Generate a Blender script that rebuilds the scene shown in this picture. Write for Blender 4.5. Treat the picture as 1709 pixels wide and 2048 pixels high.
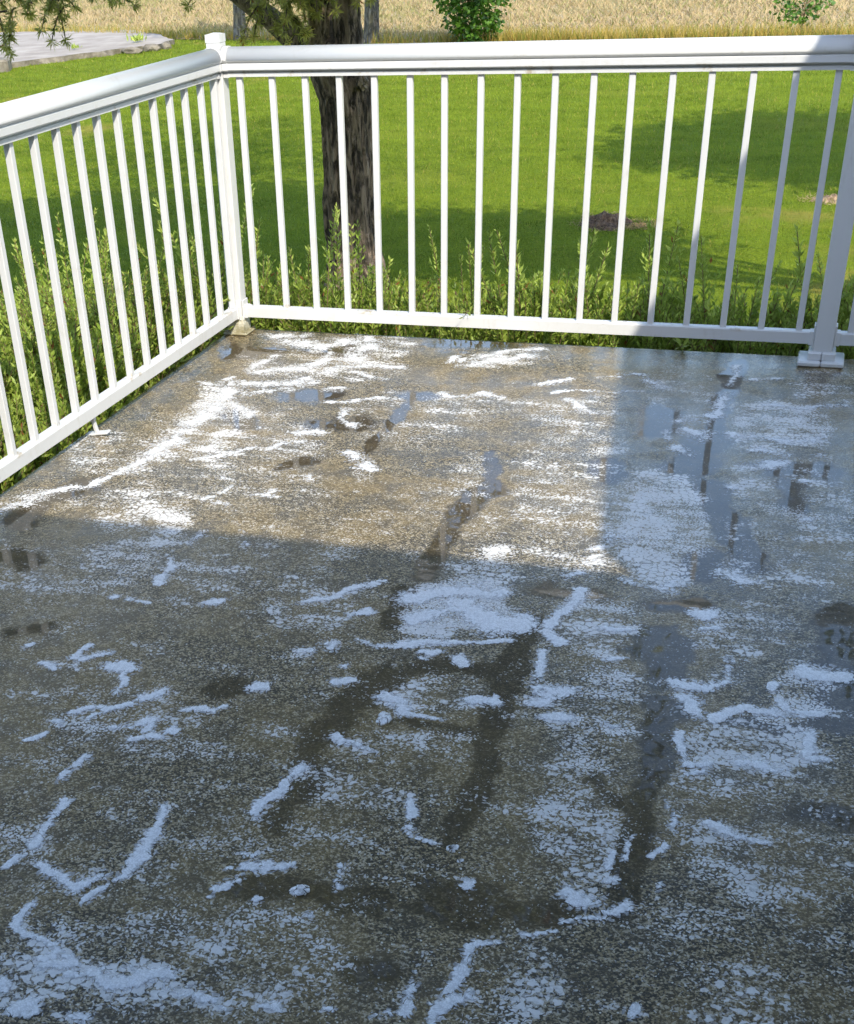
import bpy, bmesh, math, random
import numpy as np
from mathutils import Matrix, Vector

for o in list(bpy.data.objects):
    bpy.data.objects.remove(o)
sc = bpy.context.scene
col = sc.collection
rng = np.random.default_rng(7)
random.seed(7)

# ------------------------------------------------------------------ camera
cam_d = bpy.data.cameras.new('camera')
cam = bpy.data.objects.new('camera', cam_d); col.objects.link(cam)
cam_d.sensor_fit = 'HORIZONTAL'; cam_d.sensor_width = 36.0
cam_d.lens = 2571.82 / 1709 * 36
cam_d.shift_x = 189.10 / 1709; cam_d.shift_y = 507.84 / 1709
cam_d.clip_start = 0.05; cam_d.clip_end = 3000
RT = Vector((0.944226, 0.326196, -0.045087)); UP = Vector((-0.147084, 0.540279, 0.828532)); FW = Vector((-0.294623, 0.775690, -0.558124))
M = Matrix.Identity(4)
for i in range(3):
    M[i][0] = RT[i]; M[i][1] = UP[i]; M[i][2] = -FW[i]
M[0][3], M[1][3], M[2][3] = 1.91669, -4.34357, 1.28028
cam.matrix_world = M
sc.camera = cam

# ------------------------------------------------------------------ sky, sun, exposure
SUN = Vector((1.207, -1.8, 1.9)).normalized()          # direction to the sun
elev = math.asin(SUN.z); azim = math.atan2(SUN.x, SUN.y)
w = bpy.data.worlds.new('World'); sc.world = w; w.use_nodes = True
nt = w.node_tree
bg = nt.nodes['Background']
sky = nt.nodes.new('ShaderNodeTexSky'); sky.sky_type = 'NISHITA'; sky.sun_disc = False
sky.sun_elevation = elev; sky.sun_rotation = azim; sky.air_density = 1.0; sky.dust_density = 0.8; sky.ozone_density = 1.0
nt.links.new(sky.outputs[0], bg.inputs[0]); bg.inputs[1].default_value = 0.15
sd = bpy.data.lights.new('sun', 'SUN'); sd.energy = 2.05; sd.angle = math.radians(0.42); sd.color = (1.0, 0.93, 0.80)
so = bpy.data.objects.new('sun', sd); col.objects.link(so)
so.rotation_euler = SUN.to_track_quat('Z', 'Y').to_euler()
so.location = (8, -12, 14)
sc.view_settings.view_transform = 'Standard'; sc.view_settings.look = 'None'
sc.view_settings.exposure = 1.58; sc.view_settings.gamma = 1.0
sc.view_settings.use_curve_mapping = False
cy = sc.cycles; cy.use_adaptive_sampling = True; cy.adaptive_threshold = .02; cy.max_bounces = 6; cy.diffuse_bounces = 3; cy.glossy_bounces = 3; cy.transmission_bounces = 4; cy.transparent_max_bounces = 8; cy.caustics_reflective = False; cy.caustics_refractive = False

# ------------------------------------------------------------------ node helper
class NT:
    def __init__(self, name):
        self.m = bpy.data.materials.new(name); self.m.use_nodes = True
        self.t = self.m.node_tree; self.t.nodes.clear()
        self.out = self.t.nodes.new('ShaderNodeOutputMaterial')
    def n(self, typ, ins=None, **kw):
        nd = self.t.nodes.new('ShaderNode' + typ)
        for k, v in kw.items(): setattr(nd, k, v)
        for k, v in (ins or {}).items(): self.s(nd, k, v)
        return nd
    def s(self, nd, k, v):
        if isinstance(v, bpy.types.NodeSocket): self.t.links.new(v, nd.inputs[k])
        else: nd.inputs[k].default_value = v
    def math(self, op, a, b=None, c=None, clamp=False):
        nd = self.n('Math', operation=op, use_clamp=clamp); self.s(nd, 0, a)
        if b is not None: self.s(nd, 1, b)
        if c is not None: self.s(nd, 2, c)
        return nd.outputs[0]
    def mix(self, f, a, b):
        nd = self.n('Mix', data_type='RGBA'); self.s(nd, 0, f); self.s(nd, 6, a); self.s(nd, 7, b); return nd.outputs[2]
    def mapr(self, v, a, b, c=0.0, d=1.0, smooth=True):
        nd = self.n('MapRange', interpolation_type='SMOOTHSTEP' if smooth else 'LINEAR')
        self.s(nd, 0, v); self.s(nd, 1, a); self.s(nd, 2, b); self.s(nd, 3, c); self.s(nd, 4, d); return nd.outputs[0]
    def noise(self, vec, scale, detail=4, rough=.55, dist=0.0):
        nd = self.n('TexNoise', {'Scale': scale, 'Detail': detail, 'Roughness': rough, 'Distortion': dist}); self.s(nd, 'Vector', vec); return nd
    def voro(self, vec, scale, feature='F1', rand=1.0):
        nd = self.n('TexVoronoi', {'Scale': scale, 'Randomness': rand}, feature=feature); self.s(nd, 'Vector', vec); return nd
    def n2(self, vec, scale, detail=2, rough=.5, dist=0.0):
        nd = self.n('TexNoise', {'Scale': scale, 'Detail': detail, 'Roughness': rough, 'Distortion': dist}, noise_dimensions='2D'); self.s(nd, 'Vector', vec); return nd.outputs[0]
    def v2(self, vec, scale, feature='F1'):
        nd = self.n('TexVoronoi', {'Scale': scale}, feature=feature, voronoi_dimensions='2D'); self.s(nd, 'Vector', vec); return nd
    def pos(self, sx=1, sy=1, sz=1, rz=0.0):
        g = self.n('NewGeometry'); mp = self.n('Mapping', {'Scale': (sx, sy, sz), 'Rotation': (0, 0, rz)}); self.s(mp, 0, g.outputs['Position']); return mp.outputs[0]
    def attr(self, name):
        return self.n('Attribute', attribute_name=name).outputs['Fac']
    def island(self):
        return self.n('NewGeometry').outputs['Random Per Island']
    def bump(self, h, dist=.002, strength=1.0, normal=None):
        nd = self.n('Bump', {'Strength': strength, 'Distance': dist}); self.s(nd, 'Height', h)
        if normal is not None: self.s(nd, 'Normal', normal)
        return nd.outputs[0]
    def princ(self, **ins):
        nd = self.n('BsdfPrincipled')
        for k, v in ins.items(): self.s(nd, k.replace('_', ' '), v)
        return nd
    def done(self, sh):
        self.t.links.new(sh.outputs[0], self.out.inputs[0]); return self.m

def c4(r, g, b): return (r, g, b, 1.0)

# ------------------------------------------------------------------ materials
def mat_white():
    t = NT('white_painted_aluminium'); p = t.pos()
    d = t.noise(p, 9, 5, .65); f = t.noise(t.pos(60, 60, 14), 1.0, 4, .6)
    dirt = t.mapr(t.math('ADD', t.math('MULTIPLY', d.outputs[0], .6), t.math('MULTIPLY', f.outputs[0], .4)), .52, .74)
    c = t.mix(t.math('MULTIPLY', dirt, .5), c4(.585, .59, .585), c4(.42, .40, .33))
    z = t.n('SeparateXYZ', {0: p}).outputs[2]
    near = t.math('MAXIMUM', t.mapr(t.math('ABSOLUTE', t.math('SUBTRACT', z, .100)), .003, .016, 1, 0), t.mapr(t.math('ABSOLUTE', t.math('SUBTRACT', z, .828)), .004, .020, 1, 0))
    stain = t.math('MULTIPLY', near, t.mapr(t.noise(p, 17, 4, .7).outputs[0], .55, .72))
    c = t.mix(t.math('MULTIPLY', stain, .75), c, c4(.30, .22, .10))
    b = t.bump(f.outputs[0], .0006, .35)
    return t.done(t.princ(Base_Color=c, Roughness=.38, Normal=b, IOR=1.45))
def mat_dirty_white():
    t = NT('weathered_white_metal'); p = t.pos()
    d = t.noise(p, 45, 6, .7)
    z = t.n('SeparateXYZ', {0: p}).outputs[2]
    k = t.mapr(t.math('ADD', t.math('MULTIPLY', z, -6.0), d.outputs[0]), .05, .55)
    c = t.mix(k, c4(.62, .60, .50), c4(.27, .24, .14))
    k2 = t.mapr(t.noise(p, 120, 4, .6).outputs[0], .60, .7)
    c = t.mix(t.math('MULTIPLY', k2, k), c, c4(.12, .09, .04))
    return t.done(t.princ(Base_Color=c, Roughness=.55, Normal=t.bump(d.outputs[0], .002, .5)))
def mat_patio():
    t = NT('wet_concrete'); p = t.pos()
    film = t.attr('film'); pud = t.attr('puddle')
    m = t.math
    # grain of the concrete: crisp sand and small stones
    g1 = t.v2(p, 330); g2 = t.v2(p, 150)
    r1 = t.n('SeparateColor', {0: g1.outputs['Color']}); r2 = t.n('SeparateColor', {0: g2.outputs['Color']})
    gn = t.n2(p, 230, 3, .7); big = t.n2(p, 2.6, 4, .6); mid = t.n2(p, 11, 4, .6)
    grain = m('ADD', m('MULTIPLY', r1.outputs[0], .45), m('ADD', m('MULTIPLY', r2.outputs[0], .25), m('MULTIPLY', gn, .6)))
    c = t.mix(t.mapr(grain, .52, .88), c4(.026, .019, .009), c4(.335, .258, .130))
    c = t.mix(t.mapr(big, .40, .62, 0, .38), c, c4(.295, .205, .075))
    c = t.mix(t.mapr(mid, .48, .66, 0, .55), c, c4(.050, .037, .018))
    chip = m('MULTIPLY', m('LESS_THAN', g2.outputs['Distance'], .24), m('GREATER_THAN', r2.outputs[1], .972))
    # soap film
    wv = t.n('TexNoise', {'Scale': 18.0, 'Detail': 2.0, 'Roughness': .6}, noise_dimensions='2D'); t.s(wv, 'Vector', p)
    sub = t.n('VectorMath', operation='SUBTRACT'); t.s(sub, 0, wv.outputs[1]); sub.inputs[1].default_value = (.5, .5, .5)
    wq = t.n('VectorMath', operation='SCALE'); t.s(wq, 0, sub.outputs[0]); wq.inputs['Scale'].default_value = .022
    add = t.n('VectorMath', operation='ADD'); t.s(add, 0, p); t.s(add, 1, wq.outputs[0])
    wf = t.n('TexNoise', {'Scale': 120.0, 'Detail': 1.0}, noise_dimensions='2D'); t.s(wf, 'Vector', p)
    sb2 = t.n('VectorMath', operation='SUBTRACT'); t.s(sb2, 0, wf.outputs[1]); sb2.inputs[1].default_value = (.5, .5, .5)
    wg = t.n('VectorMath', operation='SCALE'); t.s(wg, 0, sb2.outputs[0]); wg.inputs['Scale'].default_value = .010
    ad2 = t.n('VectorMath', operation='ADD'); t.s(ad2, 0, add.outputs[0]); t.s(ad2, 1, wg.outputs[0]); pw = ad2.outputs[0]
    n1 = m('SUBTRACT', t.n2(pw, 9, 3, .6), .5); n3 = m('SUBTRACT', t.n2(t.pos(2.2, 9, 1, -.25), 2.4, 3, .55), .5); sel = t.n2(p, 4.5, 2, .5)
    pd = t.mapr(m('ADD', pud, m('ADD', m('MULTIPLY', n1, 1.5), m('MULTIPLY', m('SUBTRACT', gn, .5), .6))), .28, .66)
    c = t.mix(m('MULTIPLY', pd, .78), c, c4(.034, .022, .007))
    c = t.mix(m('MULTIPLY', chip, m('SUBTRACT', 1.0, m('MULTIPLY', pd, .5))), c, c4(.70, .68, .60))
    fl = m('ADD', film, m('ADD', m('MULTIPLY', n1, 1.15), m('MULTIPLY', n3, 1.1)))
    fl = m('SUBTRACT', fl, m('MULTIPLY', pd, .12))
    ca = t.v2(pw, 52, 'DISTANCE_TO_EDGE').outputs['Distance']; cb = t.v2(pw, 105, 'DISTANCE_TO_EDGE').outputs['Distance']; cd = t.v2(pw, 115)
    wa = t.mapr(fl, .25, .82, .50, .035, False); wb = t.mapr(fl, .08, .78, .50, .05, False)
    ia = t.mapr(ca, wa, m('ADD', wa, .06)); ib = t.mapr(cb, wb, m('ADD', wb, .09))
    isl = m('MAXIMUM', m('MULTIPLY', ia, t.mapr(sel, .40, .52)), m('MULTIPLY', ib, t.mapr(sel, .62, .46, .35, 1.0)))
    cr = t.n('SeparateColor', {0: cd.outputs['Color']})
    rad = m('MULTIPLY', t.mapr(fl, -.02, .55, .0, .48, False), cr.outputs[0])
    dots = t.mapr(cd.outputs['Distance'], rad, m('ADD', rad, .08), 1, 0)
    dots = m('MULTIPLY', dots, m('GREATER_THAN', cr.outputs[1], .52))
    body = t.mapr(m('ADD', fl, m('MULTIPLY', m('SUBTRACT', gn, .5), .8)), .05, .85, .50, 1.0)
    fm = m('MULTIPLY', m('MAXIMUM', isl, m('MULTIPLY', dots, .9)), body)
    grit = m('MULTIPLY', t.mapr(m('ADD', grain, m('MULTIPLY', fl, .12)), .80, .90), m('MULTIPLY_ADD', pd, -.30, .36))
    c = t.mix(m('MULTIPLY', grit, t.mapr(film, -.05, .22, .5, 1.5)), c, c4(.50, .455, .37))
    cf = t.mix(fm, c, c4(.74, .725, .70))
    # relief and the skin of water
    h = m('ADD', m('MULTIPLY', g2.outputs['Distance'], -.5), gn)
    nb = t.bump(h, .003, t.mapr(pd, 0, 1, .8, .1))
    hc = m('ADD', m('MULTIPLY', h, m('MULTIPLY_ADD', pd, -.55, .55)), m('MULTIPLY', t.n2(p, 15, 1, .5), .25))
    nc = t.bump(hc, .0022, .40)
    cw = m('MULTIPLY', m('MULTIPLY_ADD', fm, -.75, 1.0), t.mapr(m('ADD', mid, pd), .30, .60, .50, 1.0))
    sh = t.princ(Base_Color=cf, Roughness=.6, Normal=nb, Coat_Weight=cw, Coat_Roughness=t.mapr(pd, 0, 1, .08, .02), Coat_IOR=1.34, Coat_Normal=nc)
    sh.inputs['Specular IOR Level'].default_value = .3
    return t.done(sh)
def mat_foam():
    t = NT('soap_lather'); p = t.pos(); th = t.attr('thick'); m = t.math
    wv = t.n('TexNoise', {'Scale': 30.0, 'Detail': 2.0}, noise_dimensions='2D'); t.s(wv, 'Vector', p)
    wq = t.n('VectorMath', operation='SCALE'); t.s(wq, 0, wv.outputs[1]); wq.inputs['Scale'].default_value = .03
    add = t.n('VectorMath', operation='ADD'); t.s(add, 0, p); t.s(add, 1, wq.outputs[0]); pw = add.outputs[0]
    e = t.v2(pw, 75, 'DISTANCE_TO_EDGE').outputs['Distance']; e2 = t.v2(pw, 190, 'DISTANCE_TO_EDGE').outputs['Distance']; b2 = t.n2(p, 120, 3, .65)
    c = t.mix(t.mapr(m('ADD', m('MULTIPLY', b2, .8), m('MULTIPLY', e2, .8)), .38, .72), c4(.62, .62, .615), c4(.82, .825, .825))
    sh = t.princ(Base_Color=c, Roughness=.4, Normal=t.bump(m('ADD', e2, b2), .0012, .5))
    k = m('ADD', th, m('ADD', m('MULTIPLY', m('SUBTRACT', e, .20), 1.6), m('MULTIPLY', m('SUBTRACT', b2, .5), .3)))
    al = m('MULTIPLY', t.mapr(k, .03, .13), t.mapr(m('ADD', th, m('MULTIPLY', m('SUBTRACT', b2, .5), .9)), .0, .45, .35, 1.0))
    tr = t.n('BsdfTransparent'); mx = t.n('MixShader'); t.s(mx, 0, al); t.s(mx, 1, tr.outputs[0]); t.s(mx, 2, sh.outputs[0])
    return t.done(mx)
def mat_bubble():
    t = NT('soap_bubble_skin')
    g = t.n('BsdfGlossy', {'Color': c4(1, 1, 1), 'Roughness': .02}); tr = t.n('BsdfTransparent')
    fr = t.n('Fresnel', {'IOR': 1.3}); mx = t.n('MixShader'); t.s(mx, 0, t.math('ADD', fr.outputs[0], .03)); t.s(mx, 1, tr.outputs[0]); t.s(mx, 2, g.outputs[0])
    return t.done(mx)
def mat_slab_side():
    t = NT('concrete_edge'); p = t.pos(); n = t.noise(p, 30, 6, .65)
    c = t.mix(n.outputs[0], c4(.09, .085, .07), c4(.28, .26, .22))
    return t.done(t.princ(Base_Color=c, Roughness=.8, Normal=t.bump(n.outputs[0], .006, .7)))
def mat_lawn():
    t = NT('mown_lawn'); p = t.pos()
    a = t.noise(p, .55, 5, .6); b = t.noise(t.pos(1, 1, 1, .5), 4.0, 4, .6); f = t.noise(p, 55, 4, .7); st = t.noise(t.pos(.35, 2.2, 1, .55), 1.4, 3, .5)
    c = t.mix(t.mapr(f.outputs[0], .3, .7), c4(.07, .11, .008), c4(.19, .25, .016))
    c = t.mix(t.mapr(b.outputs[0], .40, .68, 0, .5), c, c4(.19, .24, .016))
    c = t.mix(t.mapr(st.outputs[0], .45, .65, 0, .35), c, c4(.13, .20, .012))
    dry = t.mapr(a.outputs[0], .53, .68, 0, .75)
    sx = t.n('SeparateXYZ', {0: p})
    zone = t.math('MAXIMUM', t.mapr(sx.outputs[0], -3.5, -6.5), t.math('MULTIPLY', t.mapr(sx.outputs[0], .4, 1.6), t.mapr(sx.outputs[1], 7.2, 6.4)))
    c = t.mix(t.math('MULTIPLY', dry, t.math('MULTIPLY_ADD', zone, .8, .12)), c, c4(.36, .26, .075))
    sh = t.princ(Base_Color=c, Roughness=.9, Normal=t.bump(t.math('ADD', f.outputs[0], b.outputs[0]), .05, .6)); sh.inputs['Specular IOR Level'].default_value = .05
    return t.done(sh)
def mat_blade(name, ca, cb, cdry, dryamt):
    t = NT(name); i = t.island(); p = t.pos()
    a = t.noise(p, .55, 5, .6); b = t.noise(p, 3.0, 3, .6)
    st = t.noise(t.pos(.5, 1.6, 1, .55), 1.3, 3, .55)
    c = t.mix(t.math('MULTIPLY_ADD', i, .35, t.math('MULTIPLY', t.mapr(t.math('ADD', t.math('MULTIPLY', b.outputs[0], .5), t.math('MULTIPLY', st.outputs[0], .5)), .36, .62), .65)), ca, cb)
    sx = t.n('SeparateXYZ', {0: p})
    zone = t.math('MAXIMUM', t.mapr(sx.outputs[0], -3.5, -6.5), t.math('MULTIPLY', t.mapr(sx.outputs[0], .4, 1.6), t.mapr(sx.outputs[1], 7.2, 6.4)))
    dry = t.math('MULTIPLY', t.mapr(a.outputs[0], .53, .68), t.math('MULTIPLY_ADD', zone, .8, .1))
    k = t.math('MAXIMUM', t.math('MULTIPLY', dry, .8), t.math('MULTIPLY', t.math('GREATER_THAN', i, 1.0 - dryamt), .8))
    c = t.mix(k, c, cdry)
    d = t.princ(Base_Color=c, Roughness=.8); d.inputs['Specular IOR Level'].default_value = .06
    tr = t.n('BsdfTranslucent', {'Color': c}); mx = t.n('MixShader', {0: .35}); t.s(mx, 1, d.outputs[0]); t.s(mx, 2, tr.outputs[0])
    return t.done(mx)
def mat_leaf(name, dark, mid, tip, trans=.35, brown=None, spec=.4):
    t = NT(name); i = t.island(); tp = t.attr('tip')
    c = t.mix(t.mapr(i, 0, 1, 0, 1, False), dark, mid)
    c = t.mix(t.math('MULTIPLY', tp, t.math('MULTIPLY_ADD', i, .4, .6)), c, tip)
    if brown is not None: c = t.mix(t.math('GREATER_THAN', i, .985), c, brown)
    d = t.princ(Base_Color=c, Roughness=.45); d.inputs['Specular IOR Level'].default_value = spec
    tr = t.n('BsdfTranslucent', {'Color': c}); mx = t.n('MixShader', {0: trans}); t.s(mx, 1, d.outputs[0]); t.s(mx, 2, tr.outputs[0])
    return t.done(mx)
def mat_bark(name, ca, cb, cc, sc_=1.0):
    t = NT(name); p = t.pos(1, 1, .4)
    n = t.noise(p, 48 * sc_, 6, .75, .6); n2 = t.noise(t.pos(1, 1, .6), 7, 4, .6); fis = t.noise(t.pos(1, 1, .3), 24 * sc_, 5, .65, .8)
    k = t.math('ADD', t.math('MULTIPLY', t.mapr(fis.outputs[0], .38, .60), .6), t.math('MULTIPLY', n.outputs[0], .5))
    c = t.mix(t.mapr(k, .25, .85), ca, cb); c = t.mix(t.mapr(n2.outputs[0], .45, .65, 0, .7), c, cc)
    c = t.mix(t.mapr(fis.outputs[0], .36, .46, .75, 0), c, ca)
    return t.done(t.princ(Base_Color=c, Roughness=.85, Normal=t.bump(k, .04, 1.0)))
def mat_noise(name, ca, cb, scale, rough=.8, bd=.01, sx=1, sy=1, sz=1):
    t = NT(name); n = t.noise(t.pos(sx, sy, sz), scale, 6, .65)
    return t.done(t.princ(Base_Color=t.mix(t.mapr(n.outputs[0], .3, .7), ca, cb), Roughness=rough, Normal=t.bump(n.outputs[0], bd, .7)))
def mat_field():
    t = NT('dry_crop_field'); p = t.pos(); n = t.noise(p, 9, 5, .7); b = t.noise(p, .5, 4, .6)
    c = t.mix(t.mapr(n.outputs[0], .35, .68), c4(.25, .18, .085), c4(.52, .40, .22))
    c = t.mix(t.mapr(b.outputs[0], .5, .66, 0, .5), c, c4(.20, .22, .06))
    return t.done(t.princ(Base_Color=c, Roughness=.9, Normal=t.bump(n.outputs[0], .12, .7)))

MW = mat_white(); MDW = mat_dirty_white(); MPAT = mat_patio(); MFOAM = mat_foam(); MBUB = mat_bubble(); MSIDE = mat_slab_side()
MLAWN = mat_lawn()
MBLADE = mat_blade('grass_blade', c4(.075, .120, .014), c4(.285, .355, .040), c4(.44, .34, .10), .05)
MSTRAW = mat_blade('dry_straw', c4(.37, .27, .13), c4(.56, .435, .245), c4(.22, .25, .07), .18)
MMARGIN = mat_blade('long_field_grass', c4(.34, .25, .06), c4(.52, .37, .10), c4(.18, .25, .04), .3)
MSHRUB = mat_leaf('shrub_leaf', c4(.13, .215, .028), c4(.33, .45, .06), c4(.60, .66, .16), .45, c4(.24, .10, .03))
MPINE = mat_leaf('pine_needle', c4(.18, .20, .055), c4(.46, .45, .12), c4(.75, .68, .18), .5, c4(.28, .10, .03))
MMAPLE = mat_leaf('maple_leaf', c4(.025, .075, .008), c4(.07, .17, .016), c4(.14, .26, .03), .35)
MCROWN = mat_leaf('broad_leaf', c4(.03, .07, .015), c4(.07, .13, .025), c4(.1, .16, .03), .3)
MBARK = mat_bark('dark_pine_bark', c4(.034, .024, .017), c4(.32, .24, .17), c4(.44, .325, .235))
MBARK2 = mat_bark('grey_bark', c4(.09, .08, .065), c4(.24, .22, .19), c4(.30, .24, .12))
MDRY = mat_noise('dry_flower_brown', c4(.16, .06, .025), c4(.34, .15, .06), 90)
MSTEM = mat_noise('shrub_stem', c4(.10, .06, .03), c4(.20, .15, .07), 60)
MSOIL = mat_noise('dark_soil', c4(.02, .014, .009), c4(.07, .05, .032), 25, .95, .03)
MMOUND = mat_noise('crumbly_soil', c4(.045, .024, .014), c4(.20, .13, .075), 38, .95, .03)
MOLD = mat_noise('pale_old_concrete', c4(.25, .21, .17), c4(.38, .33, .275), 2.2, .9, .02)
MOLDS = mat_noise('mossy_concrete_edge', c4(.10, .085, .06), c4(.24, .21, .16), 7, .95, .04)
MSIDING = mat_noise('cream_siding', c4(.52, .49, .43), c4(.58, .55, .49), 3, .6, .002)
MROOF = mat_noise('brown_shingle', c4(.05, .04, .035), c4(.12, .10, .085), 22, .9, .006)
MTRIM = mat_noise('brown_trim', c4(.10, .065, .04), c4(.15, .10, .065), 8, .5, .001)
MFIELD = mat_field()
tg = NT('window_glass'); MGLASS = tg.done(tg.princ(Base_Color=c4(.02, .025, .03), Roughness=.03))

# ------------------------------------------------------------------ mesh helpers
def mesh_np(name, V, F, mat, smooth=False):
    """V (n,3), F list of index arrays with equal lengths or a (m,k) array"""
    me = bpy.data.meshes.new(name)
    V = np.asarray(V, np.float32)
    if isinstance(F, np.ndarray):
        k = F.shape[1]; m = F.shape[0]
        me.vertices.add(len(V)); me.vertices.foreach_set('co', V.ravel())
        me.loops.add(m * k); me.loops.foreach_set('vertex_index', F.astype(np.int32).ravel())
        me.polygons.add(m); me.polygons.foreach_set('loop_start', np.arange(0, m * k, k, dtype=np.int32))
        me.update(calc_edges=True); me.validate()
    else:
        me.from_pydata([tuple(map(float, v)) for v in V], [], F); me.update()
    if smooth: me.polygons.foreach_set('use_smooth', np.ones(len(me.polygons), bool))
    if mat is not None: me.materials.append(mat)
    return me
def link(name, me, parent=None, loc=(0, 0, 0), rot=(0, 0, 0)):
    o = bpy.data.objects.new(name, me); col.objects.link(o); o.location = loc; o.rotation_euler = rot
    if parent is not None: o.parent = parent
    return o
def tag(o, label=None, cat=None, group=None, kind=None):
    if label: o['label'] = label
    if cat: o['category'] = cat
    if group: o['group'] = group
    if kind: o['kind'] = kind
    return o
def thing(name, label, cat, loc=(0, 0, 0), rz=0.0, group=None):
    o = bpy.data.objects.new(name, None); o.empty_display_size = .1; col.objects.link(o); o.location = loc; o.rotation_euler = (0, 0, rz)
    return tag(o, label, cat, group)
def box_me(name, x0, x1, y0, y1, z0, z1, mat, bev=.0015):
    bm = bmesh.new(); bmesh.ops.create_cube(bm, size=1)
    for v in bm.verts: v.co = Vector(((x0 + x1) / 2 + v.co.x * (x1 - x0), (y0 + y1) / 2 + v.co.y * (y1 - y0), (z0 + z1) / 2 + v.co.z * (z1 - z0)))
    if bev: bmesh.ops.bevel(bm, geom=list(bm.edges), offset=bev, segments=1, affect='EDGES')
    me = bpy.data.meshes.new(name); bm.to_mesh(me); bm.free(); me.materials.append(mat); return me
def frustum(bm, cx, cy, z0, h0, z1, h1):
    a = [bm.verts.new((cx + sx * h0, cy + sy * h0, z0)) for sx, sy in ((-1, -1), (1, -1), (1, 1), (-1, 1))]
    b = [bm.verts.new((cx + sx * h1, cy + sy * h1, z1)) for sx, sy in ((-1, -1), (1, -1), (1, 1), (-1, 1))]
    for i in range(4): bm.faces.new((a[i], a[(i + 1) % 4], b[(i + 1) % 4], b[i]))
    bm.faces.new(b); bm.faces.new(a[::-1])
def bm_me(name, bm, mat, bev=0):
    if bev: bmesh.ops.bevel(bm, geom=list(bm.edges), offset=bev, segments=2, affect='EDGES')
    me = bpy.data.meshes.new(name); bm.to_mesh(me); bm.free(); me.materials.append(mat); return me
def extrude_profile(name, prof, x0, x1, mat, smooth_idx=()):
    """prof: closed list of (y,z); extruded along x"""
    n = len(prof); V = [(x0, y, z) for y, z in prof] + [(x1, y, z) for y, z in prof]
    F = [(i, (i + 1) % n, n + (i + 1) % n, n + i) for i in range(n)] + [tuple(range(n))[::-1], tuple(range(n, 2 * n))]
    me = mesh_np(name, V, F, mat)
    for i in smooth_idx: me.polygons[i].use_smooth = True
    bm = bmesh.new(); bm.from_mesh(me); bmesh.ops.recalc_face_normals(bm, faces=bm.faces[:]); bm.to_mesh(me); bm.free()
    return me
def tube(pts, rad, sides=8):
    """returns V,F for a tapered tube"""
    P = np.asarray(pts, float); R = np.asarray(rad, float); n = len(P); V = []; F = []
    for i in range(n):
        d = P[min(i + 1, n - 1)] - P[max(i - 1, 0)]; d /= np.linalg.norm(d) + 1e-9
        a = np.cross(d, [0, 0, 1.0]); 
        if np.linalg.norm(a) < 1e-3: a = np.array([1.0, 0, 0])
        a /= np.linalg.norm(a); b = np.cross(d, a)
        for k in range(sides):
            t = 2 * math.pi * k / sides; V.append(P[i] + R[i] * (math.cos(t) * a + math.sin(t) * b))
    for i in range(n - 1):
        for k in range(sides):
            F.append((i * sides + k, i * sides + (k + 1) % sides, (i + 1) * sides + (k + 1) % sides, (i + 1) * sides + k))
    return np.array(V), np.array(F)
def join(parts):
    V = []; F = []; o = 0
    for v, f in parts: V.append(v); F.append(f + o); o += len(v)
    return np.concatenate(V), np.concatenate(F)

# ---- gradient noise for numpy
_perm = np.random.default_rng(3).permutation(512)
_g = np.random.default_rng(4).uniform(0, 2 * math.pi, 512)
def pnoise(x, y):
    xi = np.floor(x).astype(int); yi = np.floor(y).astype(int); xf = x - xi; yf = y - yi
    u = xf ** 3 * (xf * (xf * 6 - 15) + 10); v = yf ** 3 * (yf * (yf * 6 - 15) + 10)
    def g(ix, iy, dx, dy):
        h = _g[_perm[(ix + _perm[iy & 511]) & 511]]; return np.cos(h) * dx + np.sin(h) * dy
    a = g(xi, yi, xf, yf); b = g(xi + 1, yi, xf - 1, yf); c = g(xi, yi + 1, xf, yf - 1); d = g(xi + 1, yi + 1, xf - 1, yf - 1)
    return (a + u * (b - a)) * (1 - v) + (c + u * (d - c)) * v
def fbm(x, y, o=4, g=.5):
    r = 0; a = 1
    for i in range(o): r = r + a * pnoise(x + 17.3 * i, y - 9.1 * i); x = x * 2.03; y = y * 2.03; a *= g
    return r

# ------------------------------------------------------------------ ground, field, bed
GZ = -0.70
def axis(lo, hi, step, far):
    a = list(np.arange(lo, hi + 1e-6, step)); k = step
    L = []; x = lo
    while x > -far: k *= 1.5; x -= k; L.append(x)
    k = step; Rr = []; x = hi
    while x < far: k *= 1.5; x += k; Rr.append(x)
    return np.array(L[::-1] + a + Rr)
def ground_z(x, y):
    near = np.clip((17 - y) / 5, 0, 1) * np.clip((y - 1.2) / 1.5, 0, 1) * np.clip((14 - np.abs(x)) / 4, 0, 1)
    return GZ + .035 * pnoise(x * .33, y * .33) * near + .012 * pnoise(x * 1.3, y * 1.3) * near
xs = axis(-14, 6, .25, 900); ys = axis(-6, 18, .25, 900)
X, Y = np.meshgrid(xs, ys); nx, ny = len(xs), len(ys)
def gridfaces(nx, ny):
    i = np.arange(nx - 1)[None, :] + nx * np.arange(ny - 1)[:, None]
    return np.stack([i, i + 1, i + 1 + nx, i + nx], -1).reshape(-1, 4)
lawn = link('lawn', mesh_np('lawn', np.stack([X, Y, ground_z(X, Y)], -1).reshape(-1, 3), gridfaces(nx, ny), MLAWN, True)); tag(lawn, kind='structure')
edge = [(-900, 60), (-60, 32), (-14, 21.7), (-9.7, 20.15), (-6.9, 19.3), (-4.6, 18.1), (-3.2, 18.2), (0, 18.0), (2.0, 17.7), (20, 16), (120, 12), (900, -10)]
ex = np.array([e[0] for e in edge]); ey = np.array([e[1] for e in edge])
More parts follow.
